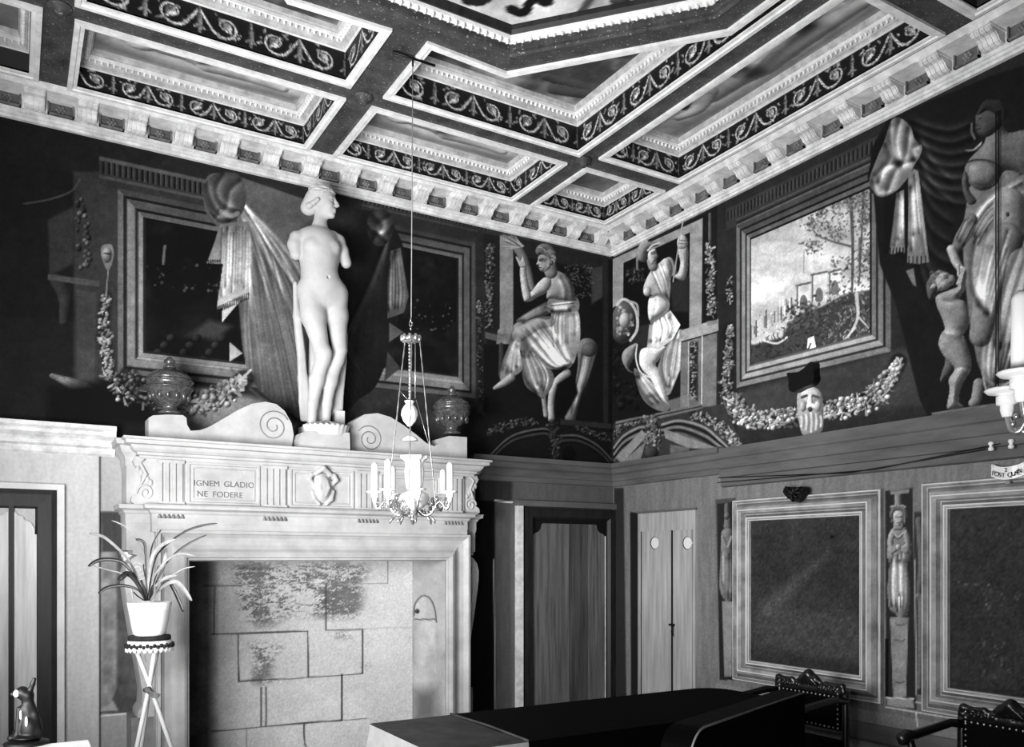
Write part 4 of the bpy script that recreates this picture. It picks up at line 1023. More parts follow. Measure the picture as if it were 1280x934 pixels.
def scroll_strip(L,h,seed):
    """painted rinceaux: one side of a coffer"""
    U,W=grid_canvas(0,L,0,h,.0075); K=40/h
    P=Paint(U*K,W*K,.085); r=random.Random(seed); LL=L*K
    n=max(1,round(LL/58)); st=LL/n
    for i in range(n):
        cx=(i+.5)*st; f=1 if i%2 else -1; g=.78
        pts=[(cx+f*(-st*.5),20+13)]
        for k in range(15):
            a=2.6-k*.52; rr=15.5*(1-k/17); pts.append((cx+rr*math.cos(a)*1.15*f,20-rr*math.sin(a)*1.0))
        P.stroke(pts,1.5,g,.95,.8); 
        P.ball((cx+2*f,20),5.5,6.5,.8,amb=.5); P.limb([(cx+2*f,20),(cx+7*f,13)],[3,1.4],.75); P.limb([(cx,22),(cx-5*f,28),(cx-8*f,27)],[2.4,1.8,.8],.6)
        for q in range(7):
            a=r.uniform(0,6.28); x=cx+17*math.cos(a)*1.1; y=20-15*math.sin(a); P.stroke([(x,y),(x+r.uniform(-6,6),y+r.uniform(-5,5))],1.6,r.uniform(.45,.8),.9,.6,smooth=False)
        x=i*st; P.limb([(x,6),(x,16),(x,34)],[2.2,3.2,1.6],.5); P.ball((x,24),4,3,.45); P.stroke([(x-6,10),(x,14),(x+6,10)],1.2,.5)
    P.poly([(0,0),(LL,0),(LL,1.6),(0,1.6)],.3,1); P.poly([(0,38.6),(LL,38.6),(LL,40.5),(0,40.5)],.28,1)
    P.c*=1+.18*RNG.standard_normal(P.c.shape)
    return U,W,P.c
def ceiling_picture(poly_,kind,seed,step):
    xs=[p[0] for p in poly_];ys=[p[1] for p in poly_]
    U,W=grid_canvas(min(xs),max(xs),min(ys),max(ys),step)
    K=100.; P=Paint((U-min(xs))*K,(W-min(ys))*K,.5); r=random.Random(seed)
    w,h=(max(xs)-min(xs))*K,(max(ys)-min(ys))*K
    nz=vnoise(P.X,P.Y,28,seed); 
    if kind=='dark':
        P.c=.24+.50*np.clip((nz-.42)*2.6,0,1)
    elif kind=='sky':
        P.c=.60+.36*np.clip((nz-.36)*2.2,0,1)
    elif kind=='a': P.c=.42+.3*(nz-.5)
    else: P.c=.66+.3*(nz-.5)
    if kind in('fig','fig2'):
        lx=kind=='fig'; T=(lambda u,v:(u*w,v*h)) if lx else (lambda u,v:(v*w,(1-u)*h))
        k=(w if lx else h)/140
        P.poly([T(.05,.25),T(.3,.15),T(.6,.2),T(.95,.3),T(.9,.8),T(.5,.85),T(.1,.7)],.8,6,.7,smooth=True)
        P.limb([T(.30,.55),T(.42,.52),T(.52,.58)],[9*k,11*k,12*k],.92); P.limb([T(.52,.6),T(.68,.42),T(.85,.58)],[11*k,8*k,4*k],.9); P.limb([T(.52,.66),T(.7,.66),T(.9,.72)],[9*k,7*k,4*k],.85)
        P.ball(T(.22,.45),8*k,8*k,.85); P.ball(T(.21,.42),8*k,6*k,.5); P.limb([T(.30,.5),T(.2,.68),T(.12,.62)],[6*k,4.5*k,3*k],.88)
        c=[T(.42,.4),T(.55,.3),T(.75,.35),T(.8,.5),T(.6,.55),T(.45,.7)]; P.poly(c,.55,2,smooth=True); P.folds([T(.42,.42),T(.6,.32),T(.78,.4)],[T(.46,.68),T(.6,.56),T(.8,.5)],7,4*k,1.0,seed)
        P.poly([T(0,.75),T(.4,.9),T(1,.78),T(1,1),T(0,1)],.4,8,.8)
    if kind=='dark':
        for _ in range(7):
            x,y=r.uniform(0,w),r.uniform(0,h); P.limb([(x,y),(x+r.uniform(-25,25),y+r.uniform(-15,15)),(x+r.uniform(-35,35),y+r.uniform(-20,20))],[7,8,4],.3,a=.8)
    if kind=='sky':
        T=lambda x,y:((x-min(xs))*K,(y-min(ys))*K)
        p=[T(*C(px,py,ZC+.08)[:2]) for px,py in ((641,13),(648,18),(657,16),(660,9),(664,2),(672,1),(682,6),(687,2),(682,-6))]
        P.stroke(p,3.2,.07,1,2.2); P.ball(p[0],4.2,3.6,.08,amb=.9)
        q=[T(*C(px,py,ZC+.08)[:2]) for px,py in ((585,2),(600,4),(612,-3))]; P.stroke(q,3.6,.12,1,2.6)
        P.stroke([T(*C(px,py,ZC+.08)[:2]) for px,py in ((722,20),(735,5),(750,-12))],2.2,.3)
        P.ball(T(*C(775,2,ZC+.08)[:2]),6,5,.3)
        P.limb([T(-2.9,-3.4),T(-2.6,-3.2),T(-2.4,-3.5)],[14,16,8],.7); P.limb([T(-3.3,-3.8),T(-3.0,-3.6),T(-2.8,-3.9)],[12,14,8],.6)
    P.tint(.15,7,seed+3)
    return U,W,P
def panel_mesh(name,poly_,z,kind,seed,step,label):
    U,W,P=ceiling_picture(poly_,kind,seed,step)
    d=Paint._sd(U.ravel(),W.ravel(),poly_).reshape(U.shape)
    Fq=grid_faces(*U.shape,flip=True); ok=(d.ravel()[Fq]<.02).all(1); f=Fq[ok]; uq,inv=np.unique(f,return_inverse=True)
    o=arr_mesh(name,np.stack([U.ravel(),W.ravel(),np.full(U.size,z)],1)[uq],inv.reshape(f.shape),'cpaint',P.c[uq])
    return tag(o,label,'ceiling painting') if label else tag(o,kind='structure')
LAB={'C10':'small square painted panel in the corner coffer of the ceiling','C20':'pale reclining figures painted in the ceiling coffer left of the corner coffer',
 'C21':'pale painted ceiling panel in the long coffer at upper left beside the back wall','C11':'dark small painted ceiling panel in the far left corner coffer',
 'B20':'draped figures painted in the long ceiling coffer along the right wall','C50':'dark stormy painted ceiling panel between octagon frame and corner coffers','C51':'painted ceiling panel left of the hanging wire beside the octagon frame'}
for n,p,h,k,j in COF:
    vis=j in(0,1) and n!='B21'
    e=inset(p,.045)
    m=MB(); mould(m,p,[(-.006,ZC),(-.006,ZC-.016),(.020,ZC-.018),(.026,ZC-.010),(.045,ZC-.010),(.045,ZC+.01)]); struct_o=obj('coffer_moulding',m,'gilt',ceil)
    n_=len(e); Vs=[];Fs=[];Cs=[];o0=0
    for i in range(n_):
        a=Vector(e[i]);b=Vector(e[(i+1)%n_]);L=(b-a).length
        if not vis or n=='C11':
            Vs+= [(a.x,a.y,ZC),(b.x,b.y,ZC),(b.x,b.y,ZC+h),(a.x,a.y,ZC+h)]; Fs+=[[o0,o0+1,o0+2,o0+3]]; Cs+=[.2]*4; o0+=4; continue
        U,W,c=scroll_strip(L,h,hash((n,i))%1000 if False else len(n)*7+i*13+ord(n[0]))
        t=U.ravel()/L
        Vs+=np.stack([a.x+(b.x-a.x)*t,a.y+(b.y-a.y)*t,ZC+W.ravel()],1).tolist()
        Fs+=(grid_faces(*U.shape)+o0).tolist(); Cs+=c.tolist(); o0+=U.size
    arr_mesh('coffer_frieze',np.array(Vs),np.array(Fs),'frieze',np.array(Cs),parent=ceil)
    z=ZC+h; s=.7 if n[:2]=='C1' else 1.0
    m=MB(); mould(m,e,[(0,z-.012),(.012*s,z-.012),(.016*s,z),(.030*s,z+.004),(.034*s,z+.018),(.060*s,z+.026),(.064*s,z+.044),(.078*s,z+.05),(.082*s,z+.075)])
    obj('coffer_moulding',m,'giltd',ceil)
    m=MB(); mould(m,e,[(-.001,z-.016),(.010*s,z-.016),(.014*s,z-.004)]); mould(m,e,[(.058*s,z+.020),(.066*s,z+.022),(.066*s,z+.040)])
    if vis: beads(m,inset(e,.047*s),z+.020,.034,.0135)
    obj('coffer_beading',m,'gilt',ceil)
    panel_mesh('ceiling_painting',inset(e,.078*s),z+.075,k,31+len(n)*3+j*17+ord(n[1]),.012 if vis else .08,LAB.get(n))
m=MB(); mould(m,INN,[(-.05,ZC),(-.05,ZC-.010),(-.035,ZC-.016),(-.02,ZC-.006),(0,ZC-.004),(0,ZC+.03),(.012,ZC+.04)]); obj('octagon_moulding',m,'beam',ceil)
m=MB(); mould(m,INN,[(.012,ZC+.032),(.02,ZC+.022),(.05,ZC+.032),(.055,ZC+.055)]); beads(m,inset(INN,.035),ZC+.028,.045,.017); obj('octagon_moulding',m,'gilt',ceil)
m=MB(); mould(m,INN,[(.055,ZC+.05),(.07,ZC+.045),(.085,ZC+.06),(.09,ZC+.085)]); obj('octagon_moulding',m,'woodd',ceil)
panel_mesh('ceiling_painting',inset(INN,.085),ZC+.085,'sky',77,.014,'cloudy octagonal ceiling painting with a dark coiling serpent')
for x,y in [(-1.1,-1.08),(-2.75,-1.06),(-4.4,-1.06),(-1.1,-3.35),(-4.4,-3.35)]+[((a[0]+b[0])/2,(a[1]+b[1])/2) for a,b in zip(ccw(OUT),oct_(1.28,1.425,.54,.59))]:
    m=MB(); m.lathe([(.0,-.055),(.018,-.052),(.028,-.04),(.03,-.03),(.045,-.026),(.05,-.014),(.06,-.010),(.062,0)],(x,y,ZC),16); obj('boss',m,'beam',ceil)
# ================================================================== FIREPLACE
MT=2.29
fp=thing('fireplace','big pale carved stone fireplace with bricked-up hearth on the back wall','fireplace',(-2.75,-.2,0))
m=MB(); m.box(-3.84,-1.68,-.355,-.005,FZ,2.19); m.box(-3.84,FX0-.012,-.355,-.005,0,FZ); m.box(FX1+.008,-1.68,-.355,-.005,0,FZ); obj('chimneypiece_body',m,'stone',fp)
m=MB(); m.box(FX0,FX1,-.355,.26,FZ-.004,FZ+.015); obj('hearth_soffit',m,'stoned',fp)
# wings
for x0,x1 in ((-4.0,-3.84),(-1.68,-1.54)):
    m=MB(); m.box(x0,x1,-.27,-.005,1.60,2.19); obj('side_wing',m,'stone',fp)
    s=-1 if x0<-3 else 1; cx=(x0+x1)/2
    # S console under the wing: volute in profile, rolling outwards
    poly_=[]; xe=x1 if s>0 else x0; xi=x0 if s>0 else x1
    prof=[(.0,1.60),(.13,1.60),(.13,1.575),(.10,1.57),(.13,1.55),(.165,1.51),(.18,1.45),(.178,1.38),(.165,1.28),(.14,1.12),(.11,.95),(.085,.80),(.07,.70),(.075,.62),(.10,.58),(.10,.55),(.0,.55)]
    m=MB(); m.prism([(xi+s*u*.95,z) for u,z in prof],fAp,.005,.27); obj('console',m,'stone',fp)
    m=MB(); pts=[]
    for k in range(40):
        a=-k*.36; r=.065*(1-k/46); pts.append((xi+s*(.09-r*math.cos(a)),-.272,1.475+r*math.sin(a)))
    m.tube(pts,.004,5); m.tube([(xi+s*.135,-.272,1.38),(xi+s*.10,-.272,1.16),(xi+s*.05,-.272,.9)],.004,5); obj('console_carving',m,'corn',fp)
    m=MB(); m.box(xi,xi+s*.13,-.25,-.005,0,.55); obj('console_base',m,'stoned',fp)
    # upper carved bracket
    m=MB()
    prof=[(0,2.18),(.11,2.18),(.125,2.15),(.11,2.12),(.085,2.10),(.075,2.05),(.08,1.99),(.10,1.95),(.13,1.93),(.135,1.90),(.115,1.885),(0,1.885)]
    m.prism([(xi+s*(u*1.05+.0),z) for u,z in prof],fAp,.26,.34); obj('bracket',m,'stone',fp)
    m=MB(); q=[]
    for k in range(26):
        a=k*.4; r=.05*(1-k/30); q.append((xi+s*(.06+r*math.cos(a)),-.342,1.955+r*1.1*math.sin(a)))
    m.tube(q,.007,6); m.tube([(xi+s*.09,-.342,2.0),(xi+s*.055,-.345,2.07),(xi+s*.09,-.342,2.14),(xi+s*.06,-.342,2.165)],[.008,.012,.01,.005],6)
    for k in range(5): m.ell((xi+s*(.03+.018*k),-.343,2.02+.02*k),(.014,.008,.022),8,6)
    obj('bracket_carving',m,'stone',fp)
# mantel shelf with mitred returns
def shelf(name,x0,x1,yb,pf,mm,parent):
    m=MB(); n=len(pf); vs=[]
    for d,z in pf: vs+=[(x0-d,0-.005,z),(x0-d,yb-d,z),(x1+d,yb-d,z),(x1+d,-.005,z)]
    fs=[]
    for i in range(n-1):
        for j in range(3): fs.append((i*4+j,i*4+j+1,(i+1)*4+j+1,(i+1)*4+j))
    fs.append((0,1,2,3)); fs.append(tuple((n-1)*4+j for j in (3,2,1,0)))
    m.add(vs,fs); return obj(name,m,mm,parent)
sh=shelf('mantel_shelf',-3.93,-1.60,-.355,[(.003,2.17),(.005,2.185),(.02,2.19),(.02,2.205),(.035,2.21),(.05,2.225),(.06,2.245),(.09,2.25),(.09,2.272),(.105,2.276),(.105,MT)],'stone',fp)
shelf('lower_cornice',-3.86,-1.66,-.355,[(.004,1.715),(.004,1.765),(.006,1.77),(.006,1.825),(.015,1.835),(.02,1.848),(.05,1.86),(.05,1.875),(.06,1.885)],'stone',fp)
for x0,x1 in ((-4.0,-3.84),(-1.68,-1.54)):
    shelf('wing_cornice',x0,x1,-.27,[(.004,1.75),(.004,1.765),(.006,1.77),(.006,1.825),(.015,1.835),(.02,1.848),(.045,1.86),(.045,1.875),(.05,1.885)],'stone',fp)
    shelf('wing_cornice',x0,x1,-.27,[(.004,2.12),(.01,2.18),(.03,2.21),(.04,2.25),(.06,2.255),(.065,MT-.002)],'stone',fp)
def fa(d): return lambda u,v,h:(u,-.355-d-h,v)
# frieze: triglyphs, inscription panels, cartouche panel
for a,b in ((-3.835,-3.675),(-3.19,-3.025),(-2.535,-2.375),(-1.86,-1.70)):
    m=MB(); w=(b-a)/4; m.box(a,b,-.362,-.355,1.89,2.165)
    for k in range(4): m.box(a+k*w+.006,a+(k+1)*w-.012,-.375,-.36,1.905,2.145)
    m.box(a,b,-.375,-.36,2.145,2.165); m.box(a,b,-.375,-.36,1.89,1.905)
    obj('triglyph',m,'stone',fp)
    m=MB()
    for k in range(6):
        x=a+(k+.5)*(b-a)/6; m.lathe([(.012,0),(.010,.012),(.004,.026)],(x,-.368,1.80),8)
    obj('guttae',m,'stoned',fp)
for a,b in ((-3.655,-3.205),(-3.005,-2.555),(-2.355,-1.88)):
    m=MB(); m.frame(fa(0),a,b,1.895,2.16,[(0,0),(0,.012),(.012,.012),(.016,.002),(.028,.002),(.031,.008),(.036,.008),(.038,.001),(.1,.001)]); obj('frieze_panel',m,'stone',fp)
def text(s,loc,size,m,parent,rot=(math.pi/2,0,0),depth=.0015,name='lettering',align='LEFT',sp=1.0):
    c=bpy.data.curves.new(name,'FONT'); c.body=s; c.size=size; c.extrude=depth; c.align_x=align; c.space_character=sp
    o=bpy.data.objects.new(name,c); COL.objects.link(o); bpy.context.view_layer.update()
    me=bpy.data.meshes.new_from_object(o.evaluated_get(bpy.context.evaluated_depsgraph_get()))
    COL.objects.unlink(o); bpy.data.objects.remove(o)
    me.materials.clear(); me.materials.append(M[m]); q=bpy.data.objects.new(name,me); COL.objects.link(q); q.location=loc; q.rotation_euler=rot
    if parent: attach(q,parent)
    return q
la=A(242,607,-.36)
for wd_,dx,dz in (('IGNEM',0,.0),('GLADIO',.185,.0),('NE',.02,-.068),('FODERE',.115,-.068)): text(wd_,(la.x+dx,-.357,la.z+dz),.052,'ink',fp,sp=1.02)
# cartouche
s=SDF((-2.92,-.44,1.88),(-2.64,-.34,2.19),.006); cx=-2.78;cz=2.03
s.ell((cx,-.36,cz),(.075,.035,.105),.02); s.ell((cx,-.385,cz+.005),(.05,.03,.075),.01)
for sg in(-1,1):
    s.chain([(cx+sg*.07,-.37,cz+.03),(cx+sg*.095,-.375,cz+.06),(cx+sg*.08,-.375,cz+.09),(cx+sg*.05,-.375,cz+.095)],[.014,.016,.014,.01],.008)
    s.chain([(cx+sg*.075,-.37,cz-.02),(cx+sg*.06,-.375,cz-.075),(cx+sg*.025,-.375,cz-.11)],[.013,.014,.012],.008)
    s.chain([(cx+sg*.02,-.40,cz+.05),(cx+sg*.03,-.405,cz),(cx+sg*.012,-.40,cz-.05)],[.008,.012,.007],.006)
s.chain([(cx-.05,-.38,cz+.10),(cx,-.39,cz+.135),(cx+.05,-.38,cz+.10)],[.014,.018,.014],.01)
s.obj('cartouche','stone',fp)
# bolection surround of the opening
m=MB(); bol=[(0,0),(0,.030),(.018,.034),(.024,.022),(.045,.004),(.085,-.004),(.115,.012),(.135,.035),(.155,.045),(.17,.040),(.174,.022),(.186,.022),(.19,.010),(.19,-.012)]
m.frame(lambda u,v,h:(u,-.357-h,v),FX0-.19,FX1+.19,-1.0,FZ+.19,bol); obj('bolection_moulding',m,'stone',fp)
# hearth back, right cheek, left cheek
zf=Zm(230,690,3.765)
U,W=grid_canvas(FX0-.02,FX1+.02,0,FZ,.008); PX,PY=proj(U,0*U+.255,W); P=Paint(PX,PY,.64)
P.c+=.10*(vnoise(P.X,P.Y,40,17)-.5)
n1=.5*vnoise(P.X*1.0,P.Y*3.0,9,18)+.5*vnoise(P.X*1.6,P.Y*3.0,2.6,28,3); n2=vnoise(P.X,P.Y,30,19)
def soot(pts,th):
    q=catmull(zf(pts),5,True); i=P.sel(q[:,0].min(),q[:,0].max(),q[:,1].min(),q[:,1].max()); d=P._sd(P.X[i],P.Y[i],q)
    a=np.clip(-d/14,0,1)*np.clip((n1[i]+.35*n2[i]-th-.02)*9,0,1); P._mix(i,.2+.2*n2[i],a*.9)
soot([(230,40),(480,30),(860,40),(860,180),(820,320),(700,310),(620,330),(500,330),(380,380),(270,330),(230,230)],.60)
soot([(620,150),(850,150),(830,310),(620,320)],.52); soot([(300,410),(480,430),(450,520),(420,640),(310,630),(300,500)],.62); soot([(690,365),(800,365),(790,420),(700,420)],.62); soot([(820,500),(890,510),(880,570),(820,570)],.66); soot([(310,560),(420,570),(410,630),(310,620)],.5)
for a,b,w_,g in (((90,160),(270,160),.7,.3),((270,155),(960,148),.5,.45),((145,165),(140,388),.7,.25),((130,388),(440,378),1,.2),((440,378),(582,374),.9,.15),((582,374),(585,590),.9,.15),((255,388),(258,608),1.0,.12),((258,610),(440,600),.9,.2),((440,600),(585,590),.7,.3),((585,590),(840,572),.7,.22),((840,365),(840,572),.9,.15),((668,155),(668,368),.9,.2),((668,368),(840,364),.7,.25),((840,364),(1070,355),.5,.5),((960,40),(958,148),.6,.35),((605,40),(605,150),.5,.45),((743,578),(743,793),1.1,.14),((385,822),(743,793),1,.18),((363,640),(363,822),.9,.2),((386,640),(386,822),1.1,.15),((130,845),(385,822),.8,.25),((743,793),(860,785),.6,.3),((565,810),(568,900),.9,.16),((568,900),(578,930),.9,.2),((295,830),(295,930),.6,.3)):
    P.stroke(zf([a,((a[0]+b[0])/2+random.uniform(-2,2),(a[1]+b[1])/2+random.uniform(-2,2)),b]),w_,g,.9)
soot_shade=np.clip((300-P.X)/90,0,1)*np.clip((P.Y-760)/150,0,1); P.c*=1-.62*soot_shade*np.clip(n2+.3,0,1); P.c*=1-.7*np.clip((275-P.X)/16,0,1)*(.7+.3*n2)  # lower left: part soot, part painted shade; left edge: painted jamb shadow
P.c*=1+.04*RNG.standard_normal(P.c.shape)
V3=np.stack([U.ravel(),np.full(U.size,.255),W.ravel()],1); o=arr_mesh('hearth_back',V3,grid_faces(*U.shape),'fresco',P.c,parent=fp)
U,W=grid_canvas(-.35,.255,0,FZ,.010); PX,PY=proj(0*U+FX1,U,W); P=Paint(PX,PY,.50)
P.c+=.2*(vnoise(P.X,P.Y,20,23)-.5); ar=[(1083,775),(1083,260),(1100,225),(1130,208),(1158,225),(1178,270),(1185,320),(1190,775)]
P.poly(zf(ar),.55,2,noise=.2); P.stroke(zf([(1083,300),(1085,255),(1103,222),(1130,206),(1160,222),(1180,270),(1188,330)]),1,.3); P.stroke(zf([(1083,318),(1180,318)]),.8,.25,smooth=False); P.ball(zf([(1097,280)])[0],3,3,.2)
P.poly(zf([(1080,650),(1195,640),(1195,800),(1080,800)]),.32,20)
V3=np.stack([np.full(U.size,FX1),U.ravel(),W.ravel()],1); arr_mesh('hearth_cheek',V3,grid_faces(*U.shape),'fresco',P.c,parent=fp)
m=MB(); m.box(FX0-.015,FX0,-.35,.255,0,FZ); obj('hearth_cheek',m,'stoned',fp)
m=MB(); m.box(FX0-.02,FX1+.02,.262,.29,0,FZ+.02); obj('hearth_backing',m,'stoned',fp)
# ------------------------------------------------------------------ scroll blocks on the shelf
def slab(pts,y0,y1,label,spir):
    m=MB(); q=[(A(x,y,y0).x,max(MT+.001,A(x,y,y0).z)) for x,y in pts]
    m.prism(q,lambda u,v,d:(u,d,v),y0,y1); root=obj('scroll_block',m,'stone'); tag(root,label,'stone scroll','scroll blocks on the mantel shelf')
    (cx,cy),r0,sg,turn=spir; c=A(cx,cy,y0); mm=MB(); p=[]
    for k in range(46):
        a=turn+sg*k*.28; r=r0*(1-k/54); p.append((c.x+r*math.cos(a),y0-.001,c.z+r*math.sin(a)))
    mm.tube(p,.0045,5); e=A(*spir[0],y0)
    obj('volute_line',mm,'stoned',root); return root
zs=Zm(160,440,5.818)
L1=[(365,700),(150,700),(150,480),(180,462),(290,455),(400,460),(425,480),(430,530),(455,573),(520,570),(580,550),(640,517),(700,482),(800,423),(900,377),(1000,362),(1080,380),(1140,430),(1190,520),(1205,600),(1190,720)]
slab([(p[0],p[1]) for p in zs(L1)],-.30,-.14,'pale stone scroll block left of the statue with a vase on its low end',((342,533),.11,1,.5))
L2=[(845,960),(490,960),(487,830),(500,800),(530,782),(570,778),(610,790),(650,815),(690,845),(720,870),(745,880),(760,870),(765,855),(790,848),(845,852)]
slab(z2(L2),-.30,-.14,'grey stone scroll block right of the statue behind the chandelier',((462,549),.10,-1,2.6))
# ------------------------------------------------------------------ lidded vases
def vase(px,py,label):
    c=A(px,py,-.22); root=thing('lidded_vase',label,'vase',c,'lidded vases on the scroll blocks')
    m=MB(); m.lathe([(.0,0),(.07,0),(.072,.012),(.048,.024),(.042,.045),(.06,.058),(.095,.085),(.122,.12),(.136,.155),(.142,.16),(.142,.168),(.136,.172),(.140,.20),(.146,.205),(.146,.212),(.138,.216),(0,.216)],c,32); obj('body',m,'bronze',root)
    m=MB()
    for k in range(14):
        a=2*math.pi*k/14; m.ell((c.x+.115*math.cos(a),c.y+.115*math.sin(a),c.z+.115),(.016,.016,.03),8,6)
    m.lathe([(.143,.160),(.147,.164),(.143,.169)],c,32); m.lathe([(.145,.204),(.150,.208),(.145,.214)],c,32); obj('gadrooning',m,'brass' if False else 'bronze',root)
    m=MB(); m.lathe([(.136,.217),(.132,.235),(.11,.258),(.08,.274),(.055,.282),(.04,.288),(.034,.296)],c,32); obj('lid',m,'bronze',root)
    m=MB(); m.lathe([(.034,.294),(.04,.302),(.030,.312),(.026,.32),(.036,.334),(.034,.345),(.018,.356),(.012,.366),(0,.372)],c,20); obj('finial',m,'bronze',root)
    return root
vase(212,518,'dark lidded vase with gadrooned body on the left scroll block')
vase(565,543,'dark lidded vase on the right scroll block near the chandelier')
# ------------------------------------------------------------------ statue
SY=-.21; kx=A(403,400,SY); pm=F/((SY-CY)*V[1]+(kx.x-CX)*V[0])
def S(px,py,d=0): p=A(px,py,SY); return (p.x,SY+d,p.z)
q=lambda r:r/pm
st=thing('statue','white plaster statue of an armless nude woman standing on the mantel','statue',(kx.x,SY,MT))
s=SDF((-3.02,-.48,2.40),(-2.44,.0,4.22),.0055)
# legs (weight leg on the right of the picture)
s.chain([S(388,366,.0),S(391,395,-.01),S(400,440,-.035),S(402,452,-.03)],[q(15.5),q(15),q(9.6),q(8.8)],.03)
s.chain([S(402,450,-.03),S(396,475,-.005),S(391,505,.0),S(390,526,.0)],[q(8.8),q(9.2),q(6.4),q(5.6)],.025)
s.chain([S(420,368,.01),S(421,395,.0),S(424,438,-.01),S(422,450,-.005)],[q(14.5),q(13.6),q(8.6),q(8)],.03)
s.chain([S(422,448,-.005),S(414,476,.015),S(410,505,.02),S(409,526,.02)],[q(8),q(8.8),q(6),q(5.2)],.025)
s.ell(S(405,444,-.065),(q(6),.03,q(6.5)),.03)
# pelvis, waist, chest
s.ell(S(403,363,.0),(q(28),.095,q(18)),.05); s.ell(S(402,352,-.045),(q(17),.055,q(15)),.05)
s.ell(S(404,374,-.03),(q(14),.06,q(14)),.04); s.ell(S(404,360,.07),(q(22),.06,q(16)),.04)
s.chain([S(400,352,.0),S(398.5,338,.0),S(399,322,.0),S(399,308,.0)],[q(20),q(19.5),q(21),q(22)],.05)
s.ell(S(399,312,.0),(q(24.5),.095,q(22)),.05); s.ell(S(398,297,.01),(q(24),.075,q(12)),.04)
s.ell(S(387,312,-.075),(q(8.8),.045,q(8.5)),.025); s.ell(S(412,314,-.075),(q(8.8),.045,q(8.5)),.025)
s.cap(S(403.5,352.5,-.14),S(403.5,352.5,-.106),q(1.5),q(1.2),.010,'s')
# shoulders and arm stumps
s.chain([S(380,295,.0),S(371,298,.0),S(368,306,.0),S(369.5,318,-.005)],[q(7.5),q(8.2),q(8),q(7.0)],.016)
s.chain([S(416,297,.0),S(423,302,.0),S(427.5,315,-.01),S(431.5,330,-.02)],[q(8),q(8),q(7.2),q(6.6)],.016)
# neck and head turned to the right
hc=Vector(S(402.5,254,-.005)); aa=math.radians(52); ff=Vector((math.sin(aa),-math.cos(aa),0)); ss=Vector((math.cos(aa),math.sin(aa),0)); ph=math.atan2(ff.y,ff.x)
K_=1.08
def H(f,sd,u): p=hc+(ff*f+ss*sd)*K_; return (p.x,p.y,hc.z+u*K_)
def HE(sd,c,r,k=.012,op='u'): sd.ell(H(*c),tuple(v*K_ for v in r),k,op,rot=ph)
s.chain([S(399,297,.01),S(400,283,.005),S(401,268,.0)],[q(11),q(7.9),q(7.8)],.03)
HE(s,(0,0,.015),(.088,.072,.092)); HE(s,(.028,0,-.042),(.058,.050,.062),.02); HE(s,(.064,0,-.086),(.021,.024,.018),.015)
for e_ in (-1,1):
    HE(s,(.055,e_*.034,-.030),(.024,.022,.026),.02); s.cap(H(.083,e_*.010,.020),H(.076,e_*.040,.017),.007,.007,.010)
    HE(s,(.096,e_*.027,.0),(.020,.018,.012),.012,'s'); HE(s,(.071,e_*.028,.0),(.014,.015,.008),.004)
s.chain([H(.086,0,.014),H(.098,0,-.008),H(.106,0,-.024)],[.008,.009,.0115],.010); 
for e_ in (-1,1): HE(s,(.094,e_*.010,-.027),(.010,.007,.007),.006)
HE(s,(.084,0,-.050),(.011,.019,.006),.006); HE(s,(.082,0,-.063),(.011,.016,.007),.006); s.cap(H(.099,-.016,-.0565),H(.099,.016,-.0565),.0035,.0035,.004,'s')
body=s.obj('figure','plastercast',st)
h=SDF((-2.92,-.44,3.92),(-2.56,-.02,4.22),.005)
HE(h,(-.014,0,.030),(.090,.079,.082),.02); HE(h,(-.098,0,-.030),(.046,.046,.042),.02); HE(h,(-.075,0,-.005),(.05,.05,.06),.03); HE(h,(.02,0,.108),(.034,.030,.020),.012)
for k in range(7):
    for e_ in (-1,1):
        pts=[]; 
        for j in range(8):
            t=j/7; az=math.radians(8+t*(100+4*k)); el=math.radians((20+10*k)*(1-.55*t)+14*math.sin(t*7+k*1.9)*.45)
            pts.append(H(-.012+.098*math.cos(el)*math.cos(az),e_*.083*math.cos(el)*math.sin(az),.028+.090*math.sin(el)))
        h.chain(pts,[.0085]*8,.005)
for e_ in (-1,1): h.chain([H(.0,e_*.078,-.01),H(-.03,e_*.078,-.03),H(-.07,e_*.05,-.035),H(-.10,e_*.02,-.035)],[.014,.016,.018,.02],.01)
h.obj('hair','plastercast',st)
# drapery falling behind the legs
d=SDF((-3.0,-.34,2.40),(-2.48,.0,3.62),.0075)
r=random.Random(3)
for k in range(9):
    t=k/8; d.chain([S(370+1.5*t,353+4*t,.02+.03*t),S(372+5*t,392+6*t,.05+.03*(k%2)),S(378+5*t,440,.07+.025*(k%2)),S(380+9*t,500,.08+.02*(k%2)),S(382+9*t,522,.08)],[q(2.2),q(2.4),q(2.6),q(2.4),q(2.6)],.008)
for k in range(7):
    t=k/6; d.chain([S(436-2*t,416+22*t,.05),S(435-5*t,450+8*t,.06+.025*(k%2)),S(431-7*t,490,.06+.025*(k%2)),S(430-9*t,512,.06)],[q(1.8),q(2.2),q(2.4),q(2.4)],.008)
d.cap(S(385,470,.11),S(395,520,.11),q(7),q(8),.02); d.cap(S(425,460,.10),S(424,512,.10),q(6),q(7),.02); d.cap(S(403,420,.12),S(404,520,.12),q(10),q(14),.02)
d.obj('drapery','plastercast',st)
m=MB(); p0,p1=A(376,500,-.2).x,A(437,500,-.30).x-.01; m.box(p0+.02,p1-.01,-.33,-.08,2.405,2.475); m.box(A(421,518,-.2).x,A(431,518,-.2).x,-.2,-.1,2.475,A(421,513,-.2).z); obj('socle',m,'marble',st)
